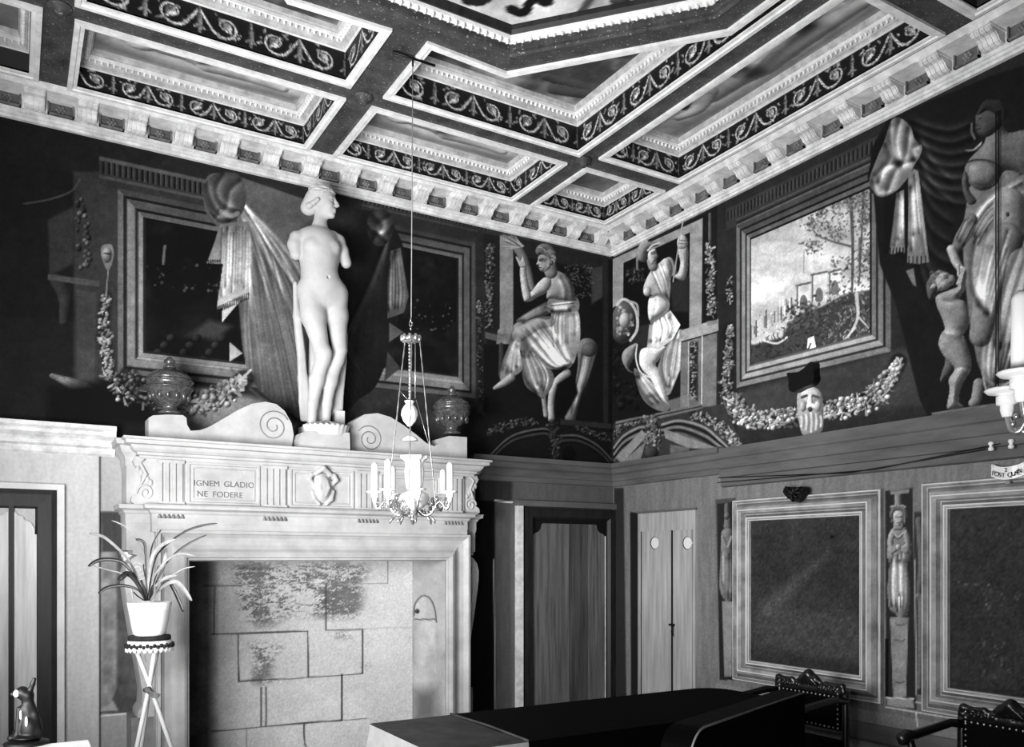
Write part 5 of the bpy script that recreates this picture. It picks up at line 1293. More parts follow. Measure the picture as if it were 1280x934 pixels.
# shell-like base rim
m=MB(); c=A(408,536,-.31); n=96; vs=[(c.x,c.y,c.z+.06)]
for k in range(n):
    a=2*math.pi*k/n; w_=1+.03*math.cos(a*24); vs.append((c.x+.158*w_*math.cos(a),c.y+.14*w_*math.sin(a),c.z+.012+.006*math.cos(a*24)))
for k in range(n):
    a=2*math.pi*k/n; vs.append((c.x+.14*math.cos(a),c.y+.11*math.sin(a),c.z-.055))
m.add(vs,[(0,1+k,1+(k+1)%n) for k in range(n)]+[(1+k,1+n+k,1+n+(k+1)%n,1+(k+1)%n) for k in range(n)]); obj('scalloped_rim',m,'marble',st)
m=MB(); xlo=A(367.5,540,-.30).x+.006; xhi=A(438.1,540,-.30).x-.006; pl=[(min(xhi,max(xlo,A(x,y,-.40).x)),max(MT+.001,A(x,y,-.40).z)) for x,y in ((371,563),(369,548),(377,541),(392,539),(437,541),(438,565))]; m.prism(pl,lambda u,v,dd:(u,dd,v),-.40,-.06); obj('plinth',m,'stone',st)
# ================================================================== FRAMED PANELS OF THE RIGHT DADO
fw=[(0,0),(0,.030),(.014,.038),(.022,.012),(.040,.010),(.055,.045),(.078,.062),(.098,.045),(.106,.012),(.124,.008),(.130,.030),(.146,.026),(.156,.004)]
def dado_panel(y0,y1,z0,z1,label,seed):
    root=thing('framed_panel',label,'wall panel',(0,(y0+y1)/2,z0),'dark framed panels on the right wall')
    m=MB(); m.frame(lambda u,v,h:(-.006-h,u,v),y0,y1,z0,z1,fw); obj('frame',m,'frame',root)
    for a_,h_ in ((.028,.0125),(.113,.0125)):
        m=MB(); m.frame(lambda u,v,h:(-.006-h,u,v),y0+a_,y1-a_,z0+a_,z1-a_,[(0,h_),(.012,h_)]); obj('frame_hollow_shade',m,'framelo',root)
    for a_,h_,w_ in ((.002,.0345,.010),(.072,.0625,.010),(.129,.0315,.010),(.148,.025,.006)):  # pale strips put the frame's highlights into its colour
        m=MB(); m.frame(lambda u,v,h:(-.006-h,u,v),y0+a_,y1-a_,z0+a_,z1-a_,[(0,h_-.006),(w_*.2,h_),(w_*.8,h_),(w_,h_-.006)]); obj('frame_highlight',m,'white',root)
    U,W=grid_canvas(y0+.15,y1-.15,z0+.15,z1-.15,.012); PX,PY=proj(0*U,U,W); P=Paint(PX,PY,.16); P.c+=.05*(vnoise(P.X,P.Y,40,seed)-.5)
    if seed==5:
        P.stroke([(962,760),(990,735),(1036,692)],10,.27,.55,2,soft=14); P.poly([(945,760),(1080,768),(1080,830),(945,810)],.22,10,.7); P.ball((1041,671),3,2,.03)
    else:
        r=random.Random(4)
        for k in range(40):
            x,y=r.uniform(1230,1275),r.uniform(730,850); P.stroke([(x,y),(x+r.uniform(-6,6),y+r.uniform(-10,10))],.8,r.uniform(.22,.34),.6)
        P.stroke([(1200,728),(1215,732),(1230,729),(1240,733)],.6,.36,.7)
    P.tint(.16,8,seed); P.c*=1+.1*RNG.standard_normal(P.c.shape)
    arr_mesh('canvas',np.stack([np.full(U.size,-.010),U.ravel(),W.ravel()],1),grid_faces(*U.shape,flip=True),'fresco',P.c,parent=root)
    return root
dado_panel(-2.715,-1.484,.655,1.975,'dark empty framed panel between the two painted herms, left of the two',5)
dado_panel(-4.35,-2.985,.655,1.985,'dark empty framed panel at the right edge under the paper scroll',6)
m=MB()
# carved brackets on the wall
def wall_piece(name,pts,th,label,cat,ribs=0):
    q=[B(x,y,-.01) for x,y in catmull(pts,4,True)]; m=MB(); m.prism([(p.y,p.z) for p in q],fBp,.006 if ribs==0 else .041,th if ribs==0 else .105)
    c=sum((Vector((p.y,p.z)) for p in q),Vector((0,0)))/len(q)
    for k in range(ribs):
        p=q[(k*len(q))//ribs]; m.tube([(-.105,c.x,c.y-.03),(-.117,(c.x+p.y)/2,(c.y+p.z)/2),(-.103,p.y,p.z)],[.006,.011,.006],6)
    return tag(obj(name,m,'iron'),label,cat)
hp=[(1003,628),(999,625),(994,621),(991,616),(992,611),(996,609),(1001,612),(1003,610),(1008,610),(1013,609),(1016,612),(1015,618),(1011,623),(1006,627)]
wall_piece('shell_ornament',hp,.05,'small black shell-shaped ornament above the first dark panel','ornament',9)
tp=[(991,468),(999,467),(1006,466),(1014,460),(1020,454),(1024,455),(1024,465),(1025,475),(1020,482),(1010,486),(1000,491),(995,490),(993,485),(993,475)]
wall_piece('wall_bracket',tp,.07,'black horned bracket on the fresco above the bearded mask','bracket',0)
# paper scroll with writing
cs=B(1262,592,-.03); ys,zs_=cs.y,2.02
rw=.085
m=MB(); n=14; vs=[]
for k in range(n+1):
    t=k/n*2-1; y=cs.y-t*rw; sag=.022*(t*t)-.0; 
    for dz in (.034,-.034): vs.append((-.045-.012*math.cos(t*2.2),y,cs.z+sag+dz))
m.add(vs,[(2*k,2*k+1,2*k+3,2*k+2) for k in range(n)])
for e in (0,n): m.tube([vs[2*e],vs[2*e+1]],.008,8)
sc=tag(obj('paper_scroll',m,'porc'),'small white paper scroll with black lettering above the right dark panel','sign')
txt='POST QUÆN'
for k,ch in enumerate(txt):
    t=(k+.5)/len(txt)*2-1
    if ch==' ': continue
    text(ch,(-.060,cs.y-t*rw*.92,cs.z+.022*t*t-.022),.034,'inkb',sc,rot=(math.pi/2,0,-math.pi/2),depth=.001,align='CENTER')
text('2',(-.062,cs.y+.003,cs.z+.008),.03,'inkb',sc,rot=(math.pi/2,0,-math.pi/2),depth=.001,align='CENTER')
m=MB(); m.box(-.05,-.03,cs.y-.012,cs.y+.012,cs.z-.055,cs.z-.04); obj('clip',m,'wire',sc)
# electric cable and insulators
ca=thing('electric_cable','thin dark twin cable running down the right fresco to two insulators','cable',B(1252,550))
m=MB()
for dy in(-.006,.010):
    a=B(1250,140); m.tube([(-.022,a.y+dy,min(4.2,a.z)),(-.022,a.y+dy,B(1252,552).z)],.0035,6)
obj('drop_wire',m,'iron',ca)
m=MB(); m.tube([(-.065,B(905,598).y,B(905,598).z),(-.066,B(1070,585).y,B(1070,592).z),(-.066,B(1240,563).y,B(1240,563).z)],.003,5); m.tube([(-.066,B(905,600).y,B(905,604).z),(-.066,B(1100,575).y,B(1100,588).z),(-.066,B(1258,556).y,B(1258,556).z)],.003,5); obj('run_wire',m,'iron',ca)
for px,py in ((1239,558),(1264,555)):
    c=B(px,py,-.06); m=MB(); m.lathe([(0,-.026),(.013,-.024),(.016,-.012),(.010,-.004),(.010,.004),(.016,.012),(.013,.024),(0,.026)],c,12); tag(obj('insulator',m,'porc'),'white porcelain insulator, '+('left' if px<1250 else 'right')+' one of the pair above the paper scroll','insulator','porcelain insulators')
# ================================================================== CHANDELIERS
hk=C(516,71,ZC); HX,HY=hk.x,hk.y; pc_=F/((HX-CX)*V[0]+(HY-CY)*V[1])
zz=lambda py:CZ+(YH-py)/pc_
def Q(px,py,d=0): u=(px-514)/pc_; return (HX+R[0]*u+V[0]*d,HY+R[1]*u+V[1]*d,zz(py))
ch=thing('chandelier','pale brass chandelier with candles and white glass lamp hanging before the fireplace','chandelier',(HX,HY,zz(630)),'chandeliers')
m=MB(); m.tube([Q(514,76),Q(512,400)],.0028,6); obj('hanging_wire',m,'wire',ch)
m=MB(); m.tube([(HX-.13,HY-.02,ZC-.022),(HX+.13,HY-.02,ZC-.022)],.007,6); m.tube([(HX,HY,ZC-.02),(HX,HY,ZC-.055)],.006,6); obj('hanging_bar',m,'iron',ch)
m=MB(); 
for k in range(3): c=Q(511.5,400+k*5); m.tube([(c[0]+.008*math.cos(a)*R[0]*(k%2)+.008*math.cos(a)*(1-k%2)*V[0],c[1]+.008*math.cos(a)*R[1]*(k%2)+.008*math.cos(a)*(1-k%2)*V[1],c[2]+.014*math.sin(a)) for a in [j*math.pi/5 for j in range(11)]],.003,5)
obj('link',m,'brass',ch)
c=Q(511.5,424); m=MB(); m.lathe([(.0,.02),(.02,.02),(.04,.012),(.05,.0),(.045,-.012),(.03,-.016),(0,-.016)],c,20)
for k in range(9): a=k*2*math.pi/9; m.ell((c[0]+.05*math.cos(a),c[1]+.05*math.sin(a),c[2]+.004),(.012,.012,.02),8,6)
obj('crown',m,'brass',ch)
RB=.215; zr=zz(632)
CHA=[math.radians(a) for a in (196,268,338)]
dirs=lambda a:(R[0]*math.cos(a)-V[0]*-math.sin(a)*-1*-1,0) 
def ring(a,r,z): return (HX+r*(R[0]*math.cos(a)+V[0]*math.sin(a)),HY+r*(R[1]*math.cos(a)+V[1]*math.sin(a)),z)
for a,(px,py) in zip(CHA,((487,600),(511,620),(546,590))):
    e=ring(a,.15,zz(640)); top=ring(a,.045,zz(428)); m=MB(); n=26; pts=[Vector(top)*(1-k/n)+Vector(e)*(k/n) for k in range(n+1)]
    m.tube(pts,[.0028 if k%2 else .0050 for k in range(n+1)],5); obj('chain',m,'brass',ch)
m=MB(); m.tube([Q(510,428),Q(510,500)],[.005,.005],6)
for k in range(16): m.ell(Q(510,432+k*4.4),(.008,.008,.008),6,5)
m.tube([Q(517,428),Q(517,498)],.003,5); m.tube([Q(518,500),Q(528,535),Q(537,565)],.002,4); m.tube([Q(497,488),Q(508,500)],.002,4); obj('pulley_chain',m,'brass',ch)
c=Q(510,517); m=MB(); m.lathe([(0,-.075),(.012,-.072),(.02,-.06),(.035,-.045),(.048,-.01),(.046,.015),(.032,.04),(.022,.05),(.024,.062),(.03,.07),(0,.072)],c,20,wob=lambda a,i:1+.05*math.cos(a*8)); obj('counterweight',m,'opal',ch)
c=Q(511,548); m=MB(); m.lathe([(.045,-.012),(.040,-.002),(.026,.008),(.010,.015),(0,.017)],c,20); m.tube([Q(511,536),Q(511,545)],.004,5); obj('smoke_bell',m,'opal',ch)
c=Q(516,592); m=MB(); m.lathe([(.045,-.09),(.05,-.06),(.056,-.02),(.056,.02),(.05,.05),(.055,.07),(.075,.088),(.08,.098)],c,32,wob=lambda a,i:1+(.05 if i<6 else .10)*math.cos(a*8)); obj('glass_shade',m,'opal',ch)
c=Q(516,622); m=MB(); m.lathe([(0,-.075),(.03,-.07),(.07,-.04),(.085,-.005),(.075,.02),(.045,.035),(.03,.04),(.03,.055),(.05,.058),(0,.06)],c,24,wob=lambda a,i:1+.04*math.cos(a*10)); obj('oil_font',m,'opal',ch)
m=MB(); m.lathe([(0,-.075),(.008,-.07),(.012,-.05),(.02,-.045),(.012,-.03),(.025,-.012),(.03,0),(.02,.012),(0,.014)],Q(514,640),14); 
for k in range(6): a=k*math.pi/3; p=Q(514,645); m.ell((p[0]+.02*math.cos(a),p[1]+.02*math.sin(a),p[2]),(.01,.01,.016),6,5)
obj('bottom_finial',m,'brass',ch)
ANG=[math.radians(a) for a in (184,238,284,352,42,130)]
cands=[]
for i,a in enumerate(ANG):
    m=MB(); 
    pts=[ring(a,r_,z_) for r_,z_ in ((.03,zz(637)),(.07,zz(644)),(.11,zz(641)),(.14,zz(630)),(.165,zz(628)),(.19,zz(636)),(.207,zz(634)),(RB,zz(624)),(RB,zz(621)))]
    pts=[tuple(p) for p in catmull(pts,4)]
    m.tube(pts,.0075,6)
    for k in range(9):
        an=k*.75; m.ell(ring(a,.09+.03*math.cos(an),zz(634)+.03*math.sin(an)),(.009,.009,.009),6,4)
    for k in range(7):
        an=k*.9; m.ell(ring(a,.185+.018*math.cos(an),zz(632)+.02*math.sin(an)),(.007,.007,.007),6,4)
    m.ell(ring(a,.14,zz(624)),(.014,.014,.018),8,6); m.tube([ring(a,.10,zz(645)),ring(a,.125,zz(651)),ring(a,.13,zz(655))],[.008,.008,.003],6)
    arm=obj('arm',m,'brass',ch)
    c=ring(a,RB,zz(624)); m=MB(); m.lathe([(.010,-.02),(.014,-.006),(.014,.006),(.022,.008),(.022,.026),(.016,.03)],c,14); m.lathe([(.012,.028),(.04,.034),(.046,.040),(.044,.043),(.0,.040)],c,18); obj('drip_pan',m,'opal',arm)
    top=.165-(.02 if i in(4,) else 0)
    m=MB(); m.lathe([(0,.0435),(.0195,.0435),(.0185,.04+top*.9),(.016,.04+top*.94),(.008,.04+top),(0,.04+top)],c,16)
    o=obj('candle',m,'wax'); o.data.transform(__import__('mathutils').Matrix.Translation(-Vector(c))); o.location=c
    k=['leftmost tall white candle','second white candle from the left','white candle in front of the glass lamp','rightmost white candle','shorter white candle just left of the rightmost one','white candle hidden behind the glass shade'][i]
    tag(o,k+' on the chandelier before the fireplace','candle','chandelier candles'); cands.append(o)
# the second chandelier: only its left arm reaches into the frame
c2=Vector((HX,-6.7-HY,ch.location.z)); dl=c2-ch.location; dl.z=0
aim=Dp(1277,470,1.70); lm=Vector(ring(ANG[0],RB,zz(624))); dl=Vector((aim.x-lm.x,aim.y-lm.y,0))
nc=copy_tree(ch); nc.location=ch.location+dl; nc['label']='second chandelier at the right edge, only one pale arm in view'
for o in cands:
    if o is cands[0]:
        k=o.copy(); COL.objects.link(k); k.location=o.location+dl; k['label']='big white candle cut by the right edge of the photo'
# ================================================================== POTTED PLANT ON STAND
PD=4.75; ps=F/PD
def T(px,py,d=0): p=Dp(px,py,PD); return Vector((p.x+V[0]*d,p.y+V[1]*d,p.z))
bc=T(187,797); 
sd=thing('plant_stand','white tripod cane plant stand with fringed lambrequin left of the fireplace','plant stand',(bc.x,bc.y,0))
m=MB(); m.lathe([(0,0),(.112,0),(.114,.012),(.112,.024),(0,.024)],(bc.x,bc.y,bc.z-.012),28); obj('top',m,'velvet',sd)
m=MB(); n=120
vs=[];zb=bc.z-.014
for k in range(n):
    a=2*math.pi*k/n; w_=abs(math.sin(a*7)); vs+=[(bc.x+.113*math.cos(a),bc.y+.113*math.sin(a),zb),(bc.x+.122*math.cos(a),bc.y+.122*math.sin(a),zb-.025-.022*w_)]
m.add(vs,[(2*k,2*k+1,(2*k+3)%(2*n),(2*k+2)%(2*n)) for k in range(n)]); lam=obj('lambrequin',m,'porc',sd)
m=MB()
for k in range(42): a=2*math.pi*k/42; m.ell((bc.x+.123*math.cos(a),bc.y+.123*math.sin(a),zb-.024-.008*(k%2)),(.010,.010,.012),6,4)
obj('tassel',m,'velvet',lam)
m=MB(); n=168; vs=[]
for k in range(n):
    a=2*math.pi*k/n; w_=abs(math.sin(a*14)); vs+=[(bc.x+.121*math.cos(a),bc.y+.121*math.sin(a),zb-.036),(bc.x+.127*math.cos(a),bc.y+.127*math.sin(a),zb-.042-.022*w_),(bc.x+.118*math.cos(a),bc.y+.118*math.sin(a),zb-.042-.018*w_)]
m.add(vs,[q_ for k in range(n) for q_ in ((3*k,3*k+1,(3*k+4)%(3*n),(3*k+3)%(3*n)),(3*k+1,3*k+2,(3*k+5)%(3*n),(3*k+4)%(3*n)))])
obj('fringe',m,'porc',lam)
zx=T(188,864).z
for k in range(3):
    a=math.radians((15,135,255)[k]); ca_,sa=math.cos(a),math.sin(a); d_=(R[0]*ca_+V[0]*sa,R[1]*ca_+V[1]*sa)
    t0=(bc.x-.09*d_[0],bc.y-.09*d_[1],bc.z-.012); mid=(bc.x+.012*d_[0],bc.y+.012*d_[1],zx); sl=(.102)/(bc.z-zx); e=.012+.25
    m=MB(); m.tube([t0,mid,(bc.x+e*d_[0],bc.y+e*d_[1],0.005)],.0125,8); obj('leg',m,'cane',sd)
m=MB(); p=T(190,862,-.03); m.tube([T(183,862,-.03),T(188,861,-.035),T(193,866,-.04)],[.012,.02,.01],8)
m.add([T(188,858,-.04),T(195,863,-.05),T(206,866,-.05),T(203,871,-.05),T(196,871,-.055),T(189,866,-.045)],[(0,1,5),(1,4,5),(1,2,3,4)]); obj('bow',m,'woodm',sd)
pt=thing('flower_pot','white glazed flower pot on the fringed stand with a long-leaved plant','pot',(bc.x,bc.y,bc.z+.013))
m=MB(); m.lathe([(0,0),(.078,0),(.086,.012),(.096,.06),(.110,.14),(.119,.187),(.112,.188),(.100,.14),(.09,.12)],(bc.x,bc.y,bc.z+.013),32); obj('vessel',m,'pot',pt)
m=MB(); m.lathe([(0,.17),(.06,.172),(.107,.165)],(bc.x,bc.y,bc.z+.013),24,wob=lambda a,i:1+.03*math.cos(a*5)); obj('soil',m,'soil',pt)
plt=thing('house_plant','spiky houseplant with long arching strap leaves in the white pot','plant',(bc.x,bc.y,bc.z+.18))
zp=Zm(100,640,5.19)
LV=[([(430,575),(360,430),(300,310),(160,180),(90,148),(30,140)],4.2,'leafl',.05),([(430,575),(405,300),(345,190),(260,100),(200,68),(150,50)],2.2,'leafl',.10),([(436,575),(440,400),(440,240),(425,190),(380,180)],4.0,'leafd',-.04),
([(440,575),(450,300),(460,220),(480,170),(510,115)],2.4,'leafd',.03),([(440,575),(490,330),(560,230),(700,130),(820,90),(910,78)],3.0,'leafd',-.05),([(436,575),(460,420),(490,300),(540,235),(600,200),(655,180)],5.2,'leafl',-.08),
([(445,575),(490,420),(560,330),(640,280),(700,275),(765,288)],3.6,'leafl',-.05),([(450,575),(520,380),(600,270),(690,200),(795,148)],3.0,'leafd',.06),([(450,575),(500,500),(560,450),(620,420),(680,410)],4.0,'leafl',-.12),
([(445,575),(500,440),(540,390),(595,348)],3.2,'leafl',-.1),([(470,560),(560,480),(650,450),(715,495),(768,570)],5.2,'leafl',-.10),([(470,560),(560,450),(600,500),(640,590),(662,650)],4.2,'leafd',.02),
([(430,575),(370,430),(300,330),(210,308),(140,320),(90,355)],5.0,'leafd',-.06),([(428,575),(380,450),(300,405),(190,375),(100,350)],2.6,'leafl',-.02),([(428,575),(390,460),(350,400),(325,420),(305,440)],7.0,'leafd',-.10),
([(425,575),(395,510),(330,480),(260,478),(200,495),(160,528)],4.2,'leafd',-.07),([(440,575),(500,470),(525,380),(540,300),(546,235)],6.0,'leafl',.03),([(460,575),(540,450),(640,375),(725,355)],1.8,'leafl',.05),
([(430,575),(400,480),(350,440),(320,380),(285,330)],3.0,'leafl',.08),([(433,575),(425,480),(400,400),(385,340)],3.0,'leafd',.05),([(440,575),(455,480),(470,400),(485,350)],3.4,'leafd',.06),([(425,578),(395,545),(372,515)],2.4,'leafd',-.05),([(450,578),(480,520),(505,470)],3.2,'leafd',-.06),([(438,578),(432,500),(418,440)],4.0,'leafd',-.04),([(455,578),(500,540),(520,480)],3.0,'leafl',-.06)]
for pts,wd,mm,dd in LV:
    P2=catmull(zp(pts),5); n=len(P2); m=MB(); vs=[]
    for k,(x,y) in enumerate(P2):
        t=k/(n-1); tg=P2[min(k+1,n-1)]-P2[max(k-1,0)]; tg/=np.linalg.norm(tg)+1e-9; nn=np.array((-tg[1],tg[0])); w_=wd*.5*(.55+.9*t if t<.5 else 1.0)*math.sqrt(max(0,1-((t-.45)/.56)**4))*.98
        d_=dd*math.sin(t*1.6)
        vs+= [T(*(np.array((x,y))-nn*w_),d_),T(x,y,d_+.010),T(*(np.array((x,y))+nn*w_),d_-.006)]
    m.add(vs,[q_ for k in range(n-1) for q_ in ((3*k,3*k+1,3*k+4,3*k+3),(3*k+1,3*k+2,3*k+5,3*k+4))],True); obj('leaf',m,mm,plt,fix=False)
# ================================================================== TABLE AND CLOTHS
TX0,TX1,TY0,TY1,TZ=-3.18,-.99,-2.98,-2.26,.755
tb=thing('dining_table','long table covered with dark cloth in front of the fireplace','table',(-2,-2.8,0))
m=MB(); m.box(TX0+.02,TX1-.02,TY0+.02,TY1-.02,TZ-.04,TZ-.004); obj('tabletop',m,'woodd',tb)
for x in (TX0+.15,TX1-.15):
    for y in (TY0+.12,TY1-.12): m=MB(); m.lathe([(.03,0),(.04,.06),(.03,.1),(.045,.3),(.03,.5),(.045,.62),(.045,.725)],(x,y,0),14); obj('leg',m,'carved',tb)
def rrect(x0,x1,y0,y1,r,n=6):
    p=[]
    for cx_,cy_,a0 in ((x1-r[0],y1-r[0],0),(x0+r[1],y1-r[1],90),(x0+r[2],y0+r[2],180),(x1-r[3],y0+r[3],270)):
        rr=r[[0,90,180,270].index(a0)//1] if False else r[(0,90,180,270).index(a0)]
        for k in range(n+1): a=math.radians(a0+90*k/n); p.append((cx_+rr*math.cos(a),cy_+rr*math.sin(a)))
    return p
def cloth(x0,x1,r,mt,ms,label,sides,z,drop,name):
    p=rrect(x0,x1,TY0,TY1,r); n=len(p); m=MB(); vs=[(x,y,z) for x,y in p]+[(x*.996+(x0+x1)/2*.004,y,z-.006) for x,y in p]
    m.add([(x,y,z) for x,y in p],[tuple(range(n))])
    root=tag(obj(name,m,mt),label,'tablecloth')
    rows=8; vs=[];cxm,cym=(x0+x1)/2,(TY0+TY1)/2
    for j in range(rows+1):
        t=j/rows
        for i,(x,y) in enumerate(p):
            nx=1 if x>=x1-1e-3 else -1 if x<=x0+1e-3 else 0; ny=1 if y>=TY1-1e-3 else -1 if y<=TY0+1e-3 else 0
            if nx==0 and ny==0: v=Vector((x-cxm,(y-cym))).normalized(); nx,ny=v.x,v.y
            fl=(.012+.05*t+.015*math.sin(i*1.7)*t)*min(1,t*4)
            vs.append((x+nx*fl,y+ny*fl,z-.002*min(1,j)-drop*t))
    fs=[]
    for i in range(n):
        k=(i+1)%n; a,b=p[i],p[k]
        s_='L' if max(a[0],b[0])<x0+.06 else 'R' if min(a[0],b[0])>x1-.06 else 'Y'
        if s_ in sides: fs+=[(j*n+i,j*n+k,(j+1)*n+k,(j+1)*n+i) for j in range(rows)]
    m=MB(); m.add(vs,fs,True); obj('hanging_side',m,ms,root,fix=False)
    return root
xc=C(567,893,.78).x
cloth(TX0,xc,(.005,.03,.03,.005),'clothg','clothp','grey table cloth with pale hanging side on the left table end','LY',.776,.42,'tablecloth')  # hanging side coloured paler than the top to carry the window light
cloth(xc-.01,TX1,(.16,.005,.005,.16),'cloth','cloth','black cloth covering most of the long table','RY',.779,.40,'tablecloth')
m=MB(); m.tube([(xc-.01,TY1,.781),(xc+.005,(TY0+TY1)/2,.782),(xc-.005,TY0,.781)],.006,6); tag(obj('cloth_hem',m,'clothg'),'raised fold line where the black cloth meets the grey cloth','hem')
# ================================================================== CHAIRS
def carved_crest(y0,y1,z,x):
    s=SDF((x-.07,y0-.05,z-.09),(x+.05,y1+.05,z+.12),.006); c=(y0+y1)/2
    s.chain([(x,y0+.02,z-.03),(x,c,z-.025),(x,y1-.02,z-.03)],[.026,.028,.026],.01)
    s.chain([(x,c-.10,z+.0),(x-.01,c-.05,z+.03),(x-.015,c,z+.055),(x-.01,c+.05,z+.03),(x,c+.10,z+.0)],[.012,.022,.032,.022,.012],.012)
    for k in range(-3,4): s.cap((x-.03,c+k*.022,z+.0),(x-.035,c+k*.012,z+.055-abs(k)*.008),.007,.012,.005)
    for sg in (-1,1):
        e=c+sg*(y1-y0)/2
        s.chain([(x-.01,c+sg*.09,z-.005),(x-.015,c+sg*.13,z+.012),(x-.01,e-sg*.04,z+.008),(x-.01,e-sg*.0,z+.012),(x-.01,e+sg*.012,z-.02),(x-.015,e-sg*.015,z-.03)],[.012,.016,.014,.02,.016,.01],.008)
        for k in range(4): s.ell((x-.028,c+sg*(.085+.035*k),z-.012),(.008,.013,.012),.006)
    return s
def armchair(loc,rz,label):
    root=thing('armchair',label,'chair',(0,0,0),'carved armchairs by the right wall')
    w=.27; H=.785
    s=carved_crest(-w+.03,w-.03,H-.01,.0); s.obj('crest_rail','carved',root)
    m=MB(); m.box(-.022,.012,-w+.035,w-.035,.52,H-.05); obj('backrest',m,'leather',root)
    m=MB()
    for k in range(15):
        y=-w+.05+k*(2*w-.10)/14
        for z_ in (H-.065,.535): m.ell((-.026,y,z_),(.006,.007,.007),6,4)
    for k in range(8): 
        for y in(-w+.05,w-.05): m.ell((-.026,y,.56+k*.03),(.006,.007,.007),6,4)
    obj('nail_trim',m,'brass',root)
    for sg in(-1,1):
        y=sg*(w-.015)
        m=MB(); m.tube([(.03,y,0),(.02,y,.25),(.0,y,.45),(.0,y,.7),(.005,y,H-.02)],[.022,.024,.024,.022,.022],8); obj('rear_leg',m,'carved',root)
        m=MB(); m.tube([(.0,y,.70),(-.10,y,.715),(-.25,y,.70),(-.40,y,.685),(-.46,y,.69),(-.49,y,.675),(-.485,y,.65)],[.024,.022,.022,.024,.032,.034,.02],10); obj('arm',m,'carved',root)
        m=MB(); m.tube([(-.44,y,.67),(-.40,y,.60),(-.42,y,.52),(-.43,y,.45)],[.02,.018,.022,.02],8); obj('arm_post',m,'carved',root)
        m=MB(); m.lathe([(.018,0),(.026,.03),(.018,.06),(.026,.2),(.018,.3),(.028,.36),(.028,.45)],(-.43,y,0),12); obj('front_leg',m,'carved',root)
    m=MB(); m.box(-.46,.01,-w+.01,w-.01,.40,.44); m.box(-.45,.0,-w+.02,w-.02,.44,.465); obj('seat',m,'leather',root)
    m=MB(); m.box(-.44,-.42,-w+.03,w-.03,.12,.16); m.box(-.42,.02,-.01,.01,.13,.15); obj('stretcher',m,'carved',root)
    root.location=loc; root.rotation_euler=(0,0,rz); return root
ctr=[B(1013,860,-.36),B(1266,890,-.42)]
armchair((-.36,ctr[0].y,0),0,'carved dark armchair at the right end of the black-covered table')
armchair((-.42,ctr[1].y,0),0,'carved dark armchair cut by the right edge, under the second dark panel')
# big leather chair in the foreground, seen from behind
pL=Dp(862,915,1.69); pR=Dp(1006,866,2.183)
ex=Vector((pR.x-pL.x,pR.y-pL.y,0)); Wd=ex.length; an=math.atan2(ex.y,ex.x)
lc=thing('leather_chair','black high-backed leather chair with pale piping, back to the camera, before the table','chair',(0,0,0))
zt_=(pL.z+pR.z)/2
m=MB(); r_=.07
q_=[(0,.40),(Wd,.40),(Wd,zt_)]+[(r_+r_*math.cos(math.radians(90+90*k/8)),zt_-r_+r_*math.sin(math.radians(90+90*k/8))) for k in range(9)]
m.prism(q_,lambda u,v,d:(u,d,v),.0,.07); obj('backrest',m,'leather',lc)
m=MB(); m.tube([(Wd,.0,zt_)]+[(u,0,v) for u,v in q_[3:]]+[(0,0,.5)],.0024,6); obj('piping',m,'wire',lc)
m=MB(); m.box(.0,Wd,.07,.52,.38,.47); obj('seat',m,'leather',lc)
for x in(.03,Wd-.03):
    for y in(.035,.49): m=MB(); m.box(x-.025,x+.025,y-.025,y+.025,0,.40); obj('leg',m,'carved',lc)
lc.location=(pL.x,pL.y,0); lc.rotation_euler=(0,0,an)
# ================================================================== LEFT CABINET AND FIGURINE
tc=Dp(110,925,3.28)
cb_=thing('side_cabinet','low cabinet with a white top at the bottom left corner','cabinet',(-4.8,-2.5,0))
zt2=tc.z
m=MB(); m.box(XL+.06,tc.x,tc.y-.50,tc.y,zt2-.03,zt2); obj('top',m,'white',cb_)
m=MB(); m.box(XL+.10,tc.x-.04,tc.y-.46,tc.y-.03,0,zt2-.03); obj('carcass',m,'woodm',cb_)
m=MB(); m.box(XL+.16,tc.x-.12,tc.y-.475,tc.y-.46,.1,zt2-.09); obj('door',m,'woodm',cb_)
FDp=3.20
def G(px,py,d=0): p=Dp(px,py-7,FDp); return (p.x+V[0]*d,p.y+V[1]*d,p.z)
gq=F/FDp; g_=lambda r:r/gq
fig=thing('animal_figurine','glossy black and white seated animal figurine with upright ear on the white cabinet','figurine',G(35,930))
s=SDF(np.array(G(4,940))-.16,np.array(G(60,850))+.16,.004)
s.ell(G(28,873),(g_(7.5),.03,g_(8)),.01); s.cap(G(24,874,-.01),G(20,874,-.02),g_(5),g_(3.2),.01); s.ell(G(34,876,.005),(g_(7),.03,g_(6.5)),.01)
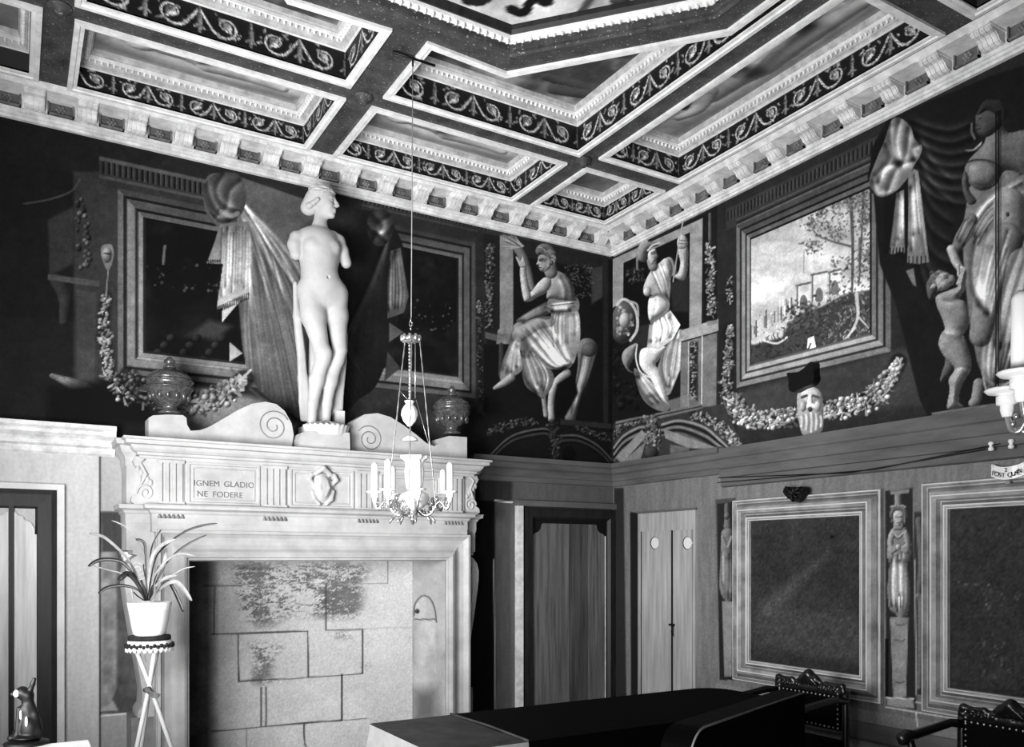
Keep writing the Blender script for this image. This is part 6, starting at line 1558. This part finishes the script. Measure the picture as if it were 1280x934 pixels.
s.chain([G(38,870),G(41,862),G(43,856)],[g_(3.2),g_(2.8),g_(2.2)],.006)
s.chain([G(34,882),G(35,895),G(38,915),G(38,920)],[g_(6),g_(7.5),g_(11),g_(12)],.015); s.chain([G(38,884),G(44,900),G(48,920),G(47,928)],[g_(3.4),g_(4),g_(4.5),g_(4)],.01)
s.cap(G(28,892,-.02),G(27,925,-.03),g_(3.2),g_(3),.008); s.cap(G(25,925,-.02),G(19,928,-.03),g_(4.5),g_(3.5),.01); s.ell(G(33,928),(g_(16),.06,g_(4)),.01); s.ell(G(20,924,.03),(g_(9),.04,g_(5)),.01)
s.obj('body','piebald',fig)
for (x,y,d,rx,rz) in ((25.5,873,-.026,3.4,4.6),(40,907,-.036,1.8,6.5),(30,900,-.022,2.0,9)):
    m=MB(); m.ell(G(x,y,d),(g_(rx),.008,g_(rz)),12,8); obj('white_patch',m,'piebaldw',fig)
m=MB(); m.lathe([(0,0),(.075,0),(.078,.008),(.06,.016),(0,.016)],(G(33,931)[0],G(33,931)[1],zt2+.001),20); obj('base',m,'piebald',fig)
# ================================================================== LIGHT
w=bpy.data.worlds.new('world'); scene.world=w; w.use_nodes=True
bg=w.node_tree.nodes['Background']; bg.inputs['Color'].default_value=(1,1,1,1); bg.inputs['Strength'].default_value=.10
def area(name,loc,aim,sx,sy,power,spread=180):
    l=bpy.data.lights.new(name,'AREA'); l.shape='RECTANGLE'; l.size=sx; l.size_y=sy; l.energy=power; l.spread=math.radians(spread)
    o=bpy.data.objects.new(name,l); COL.objects.link(o); o.location=loc
    o.rotation_euler=(Vector(aim)-Vector(loc)).to_track_quat('-Z','Y').to_euler(); return o
area('window_light',(XL+.05,(WY0+WY1)/2,1.7),(-1.6,-.4,2.9),1.6,1.4,150,112)
area('low_fill_light',(XL+.05,-5.3,.8),(-1.6,-1.6,4.4),1.4,1.2,95,120)  # added fill lamp standing in for floor bounce; the wall is solid here
scene.view_settings.view_transform='Standard'; scene.view_settings.look='None'; scene.view_settings.exposure=0; scene.view_settings.gamma=1
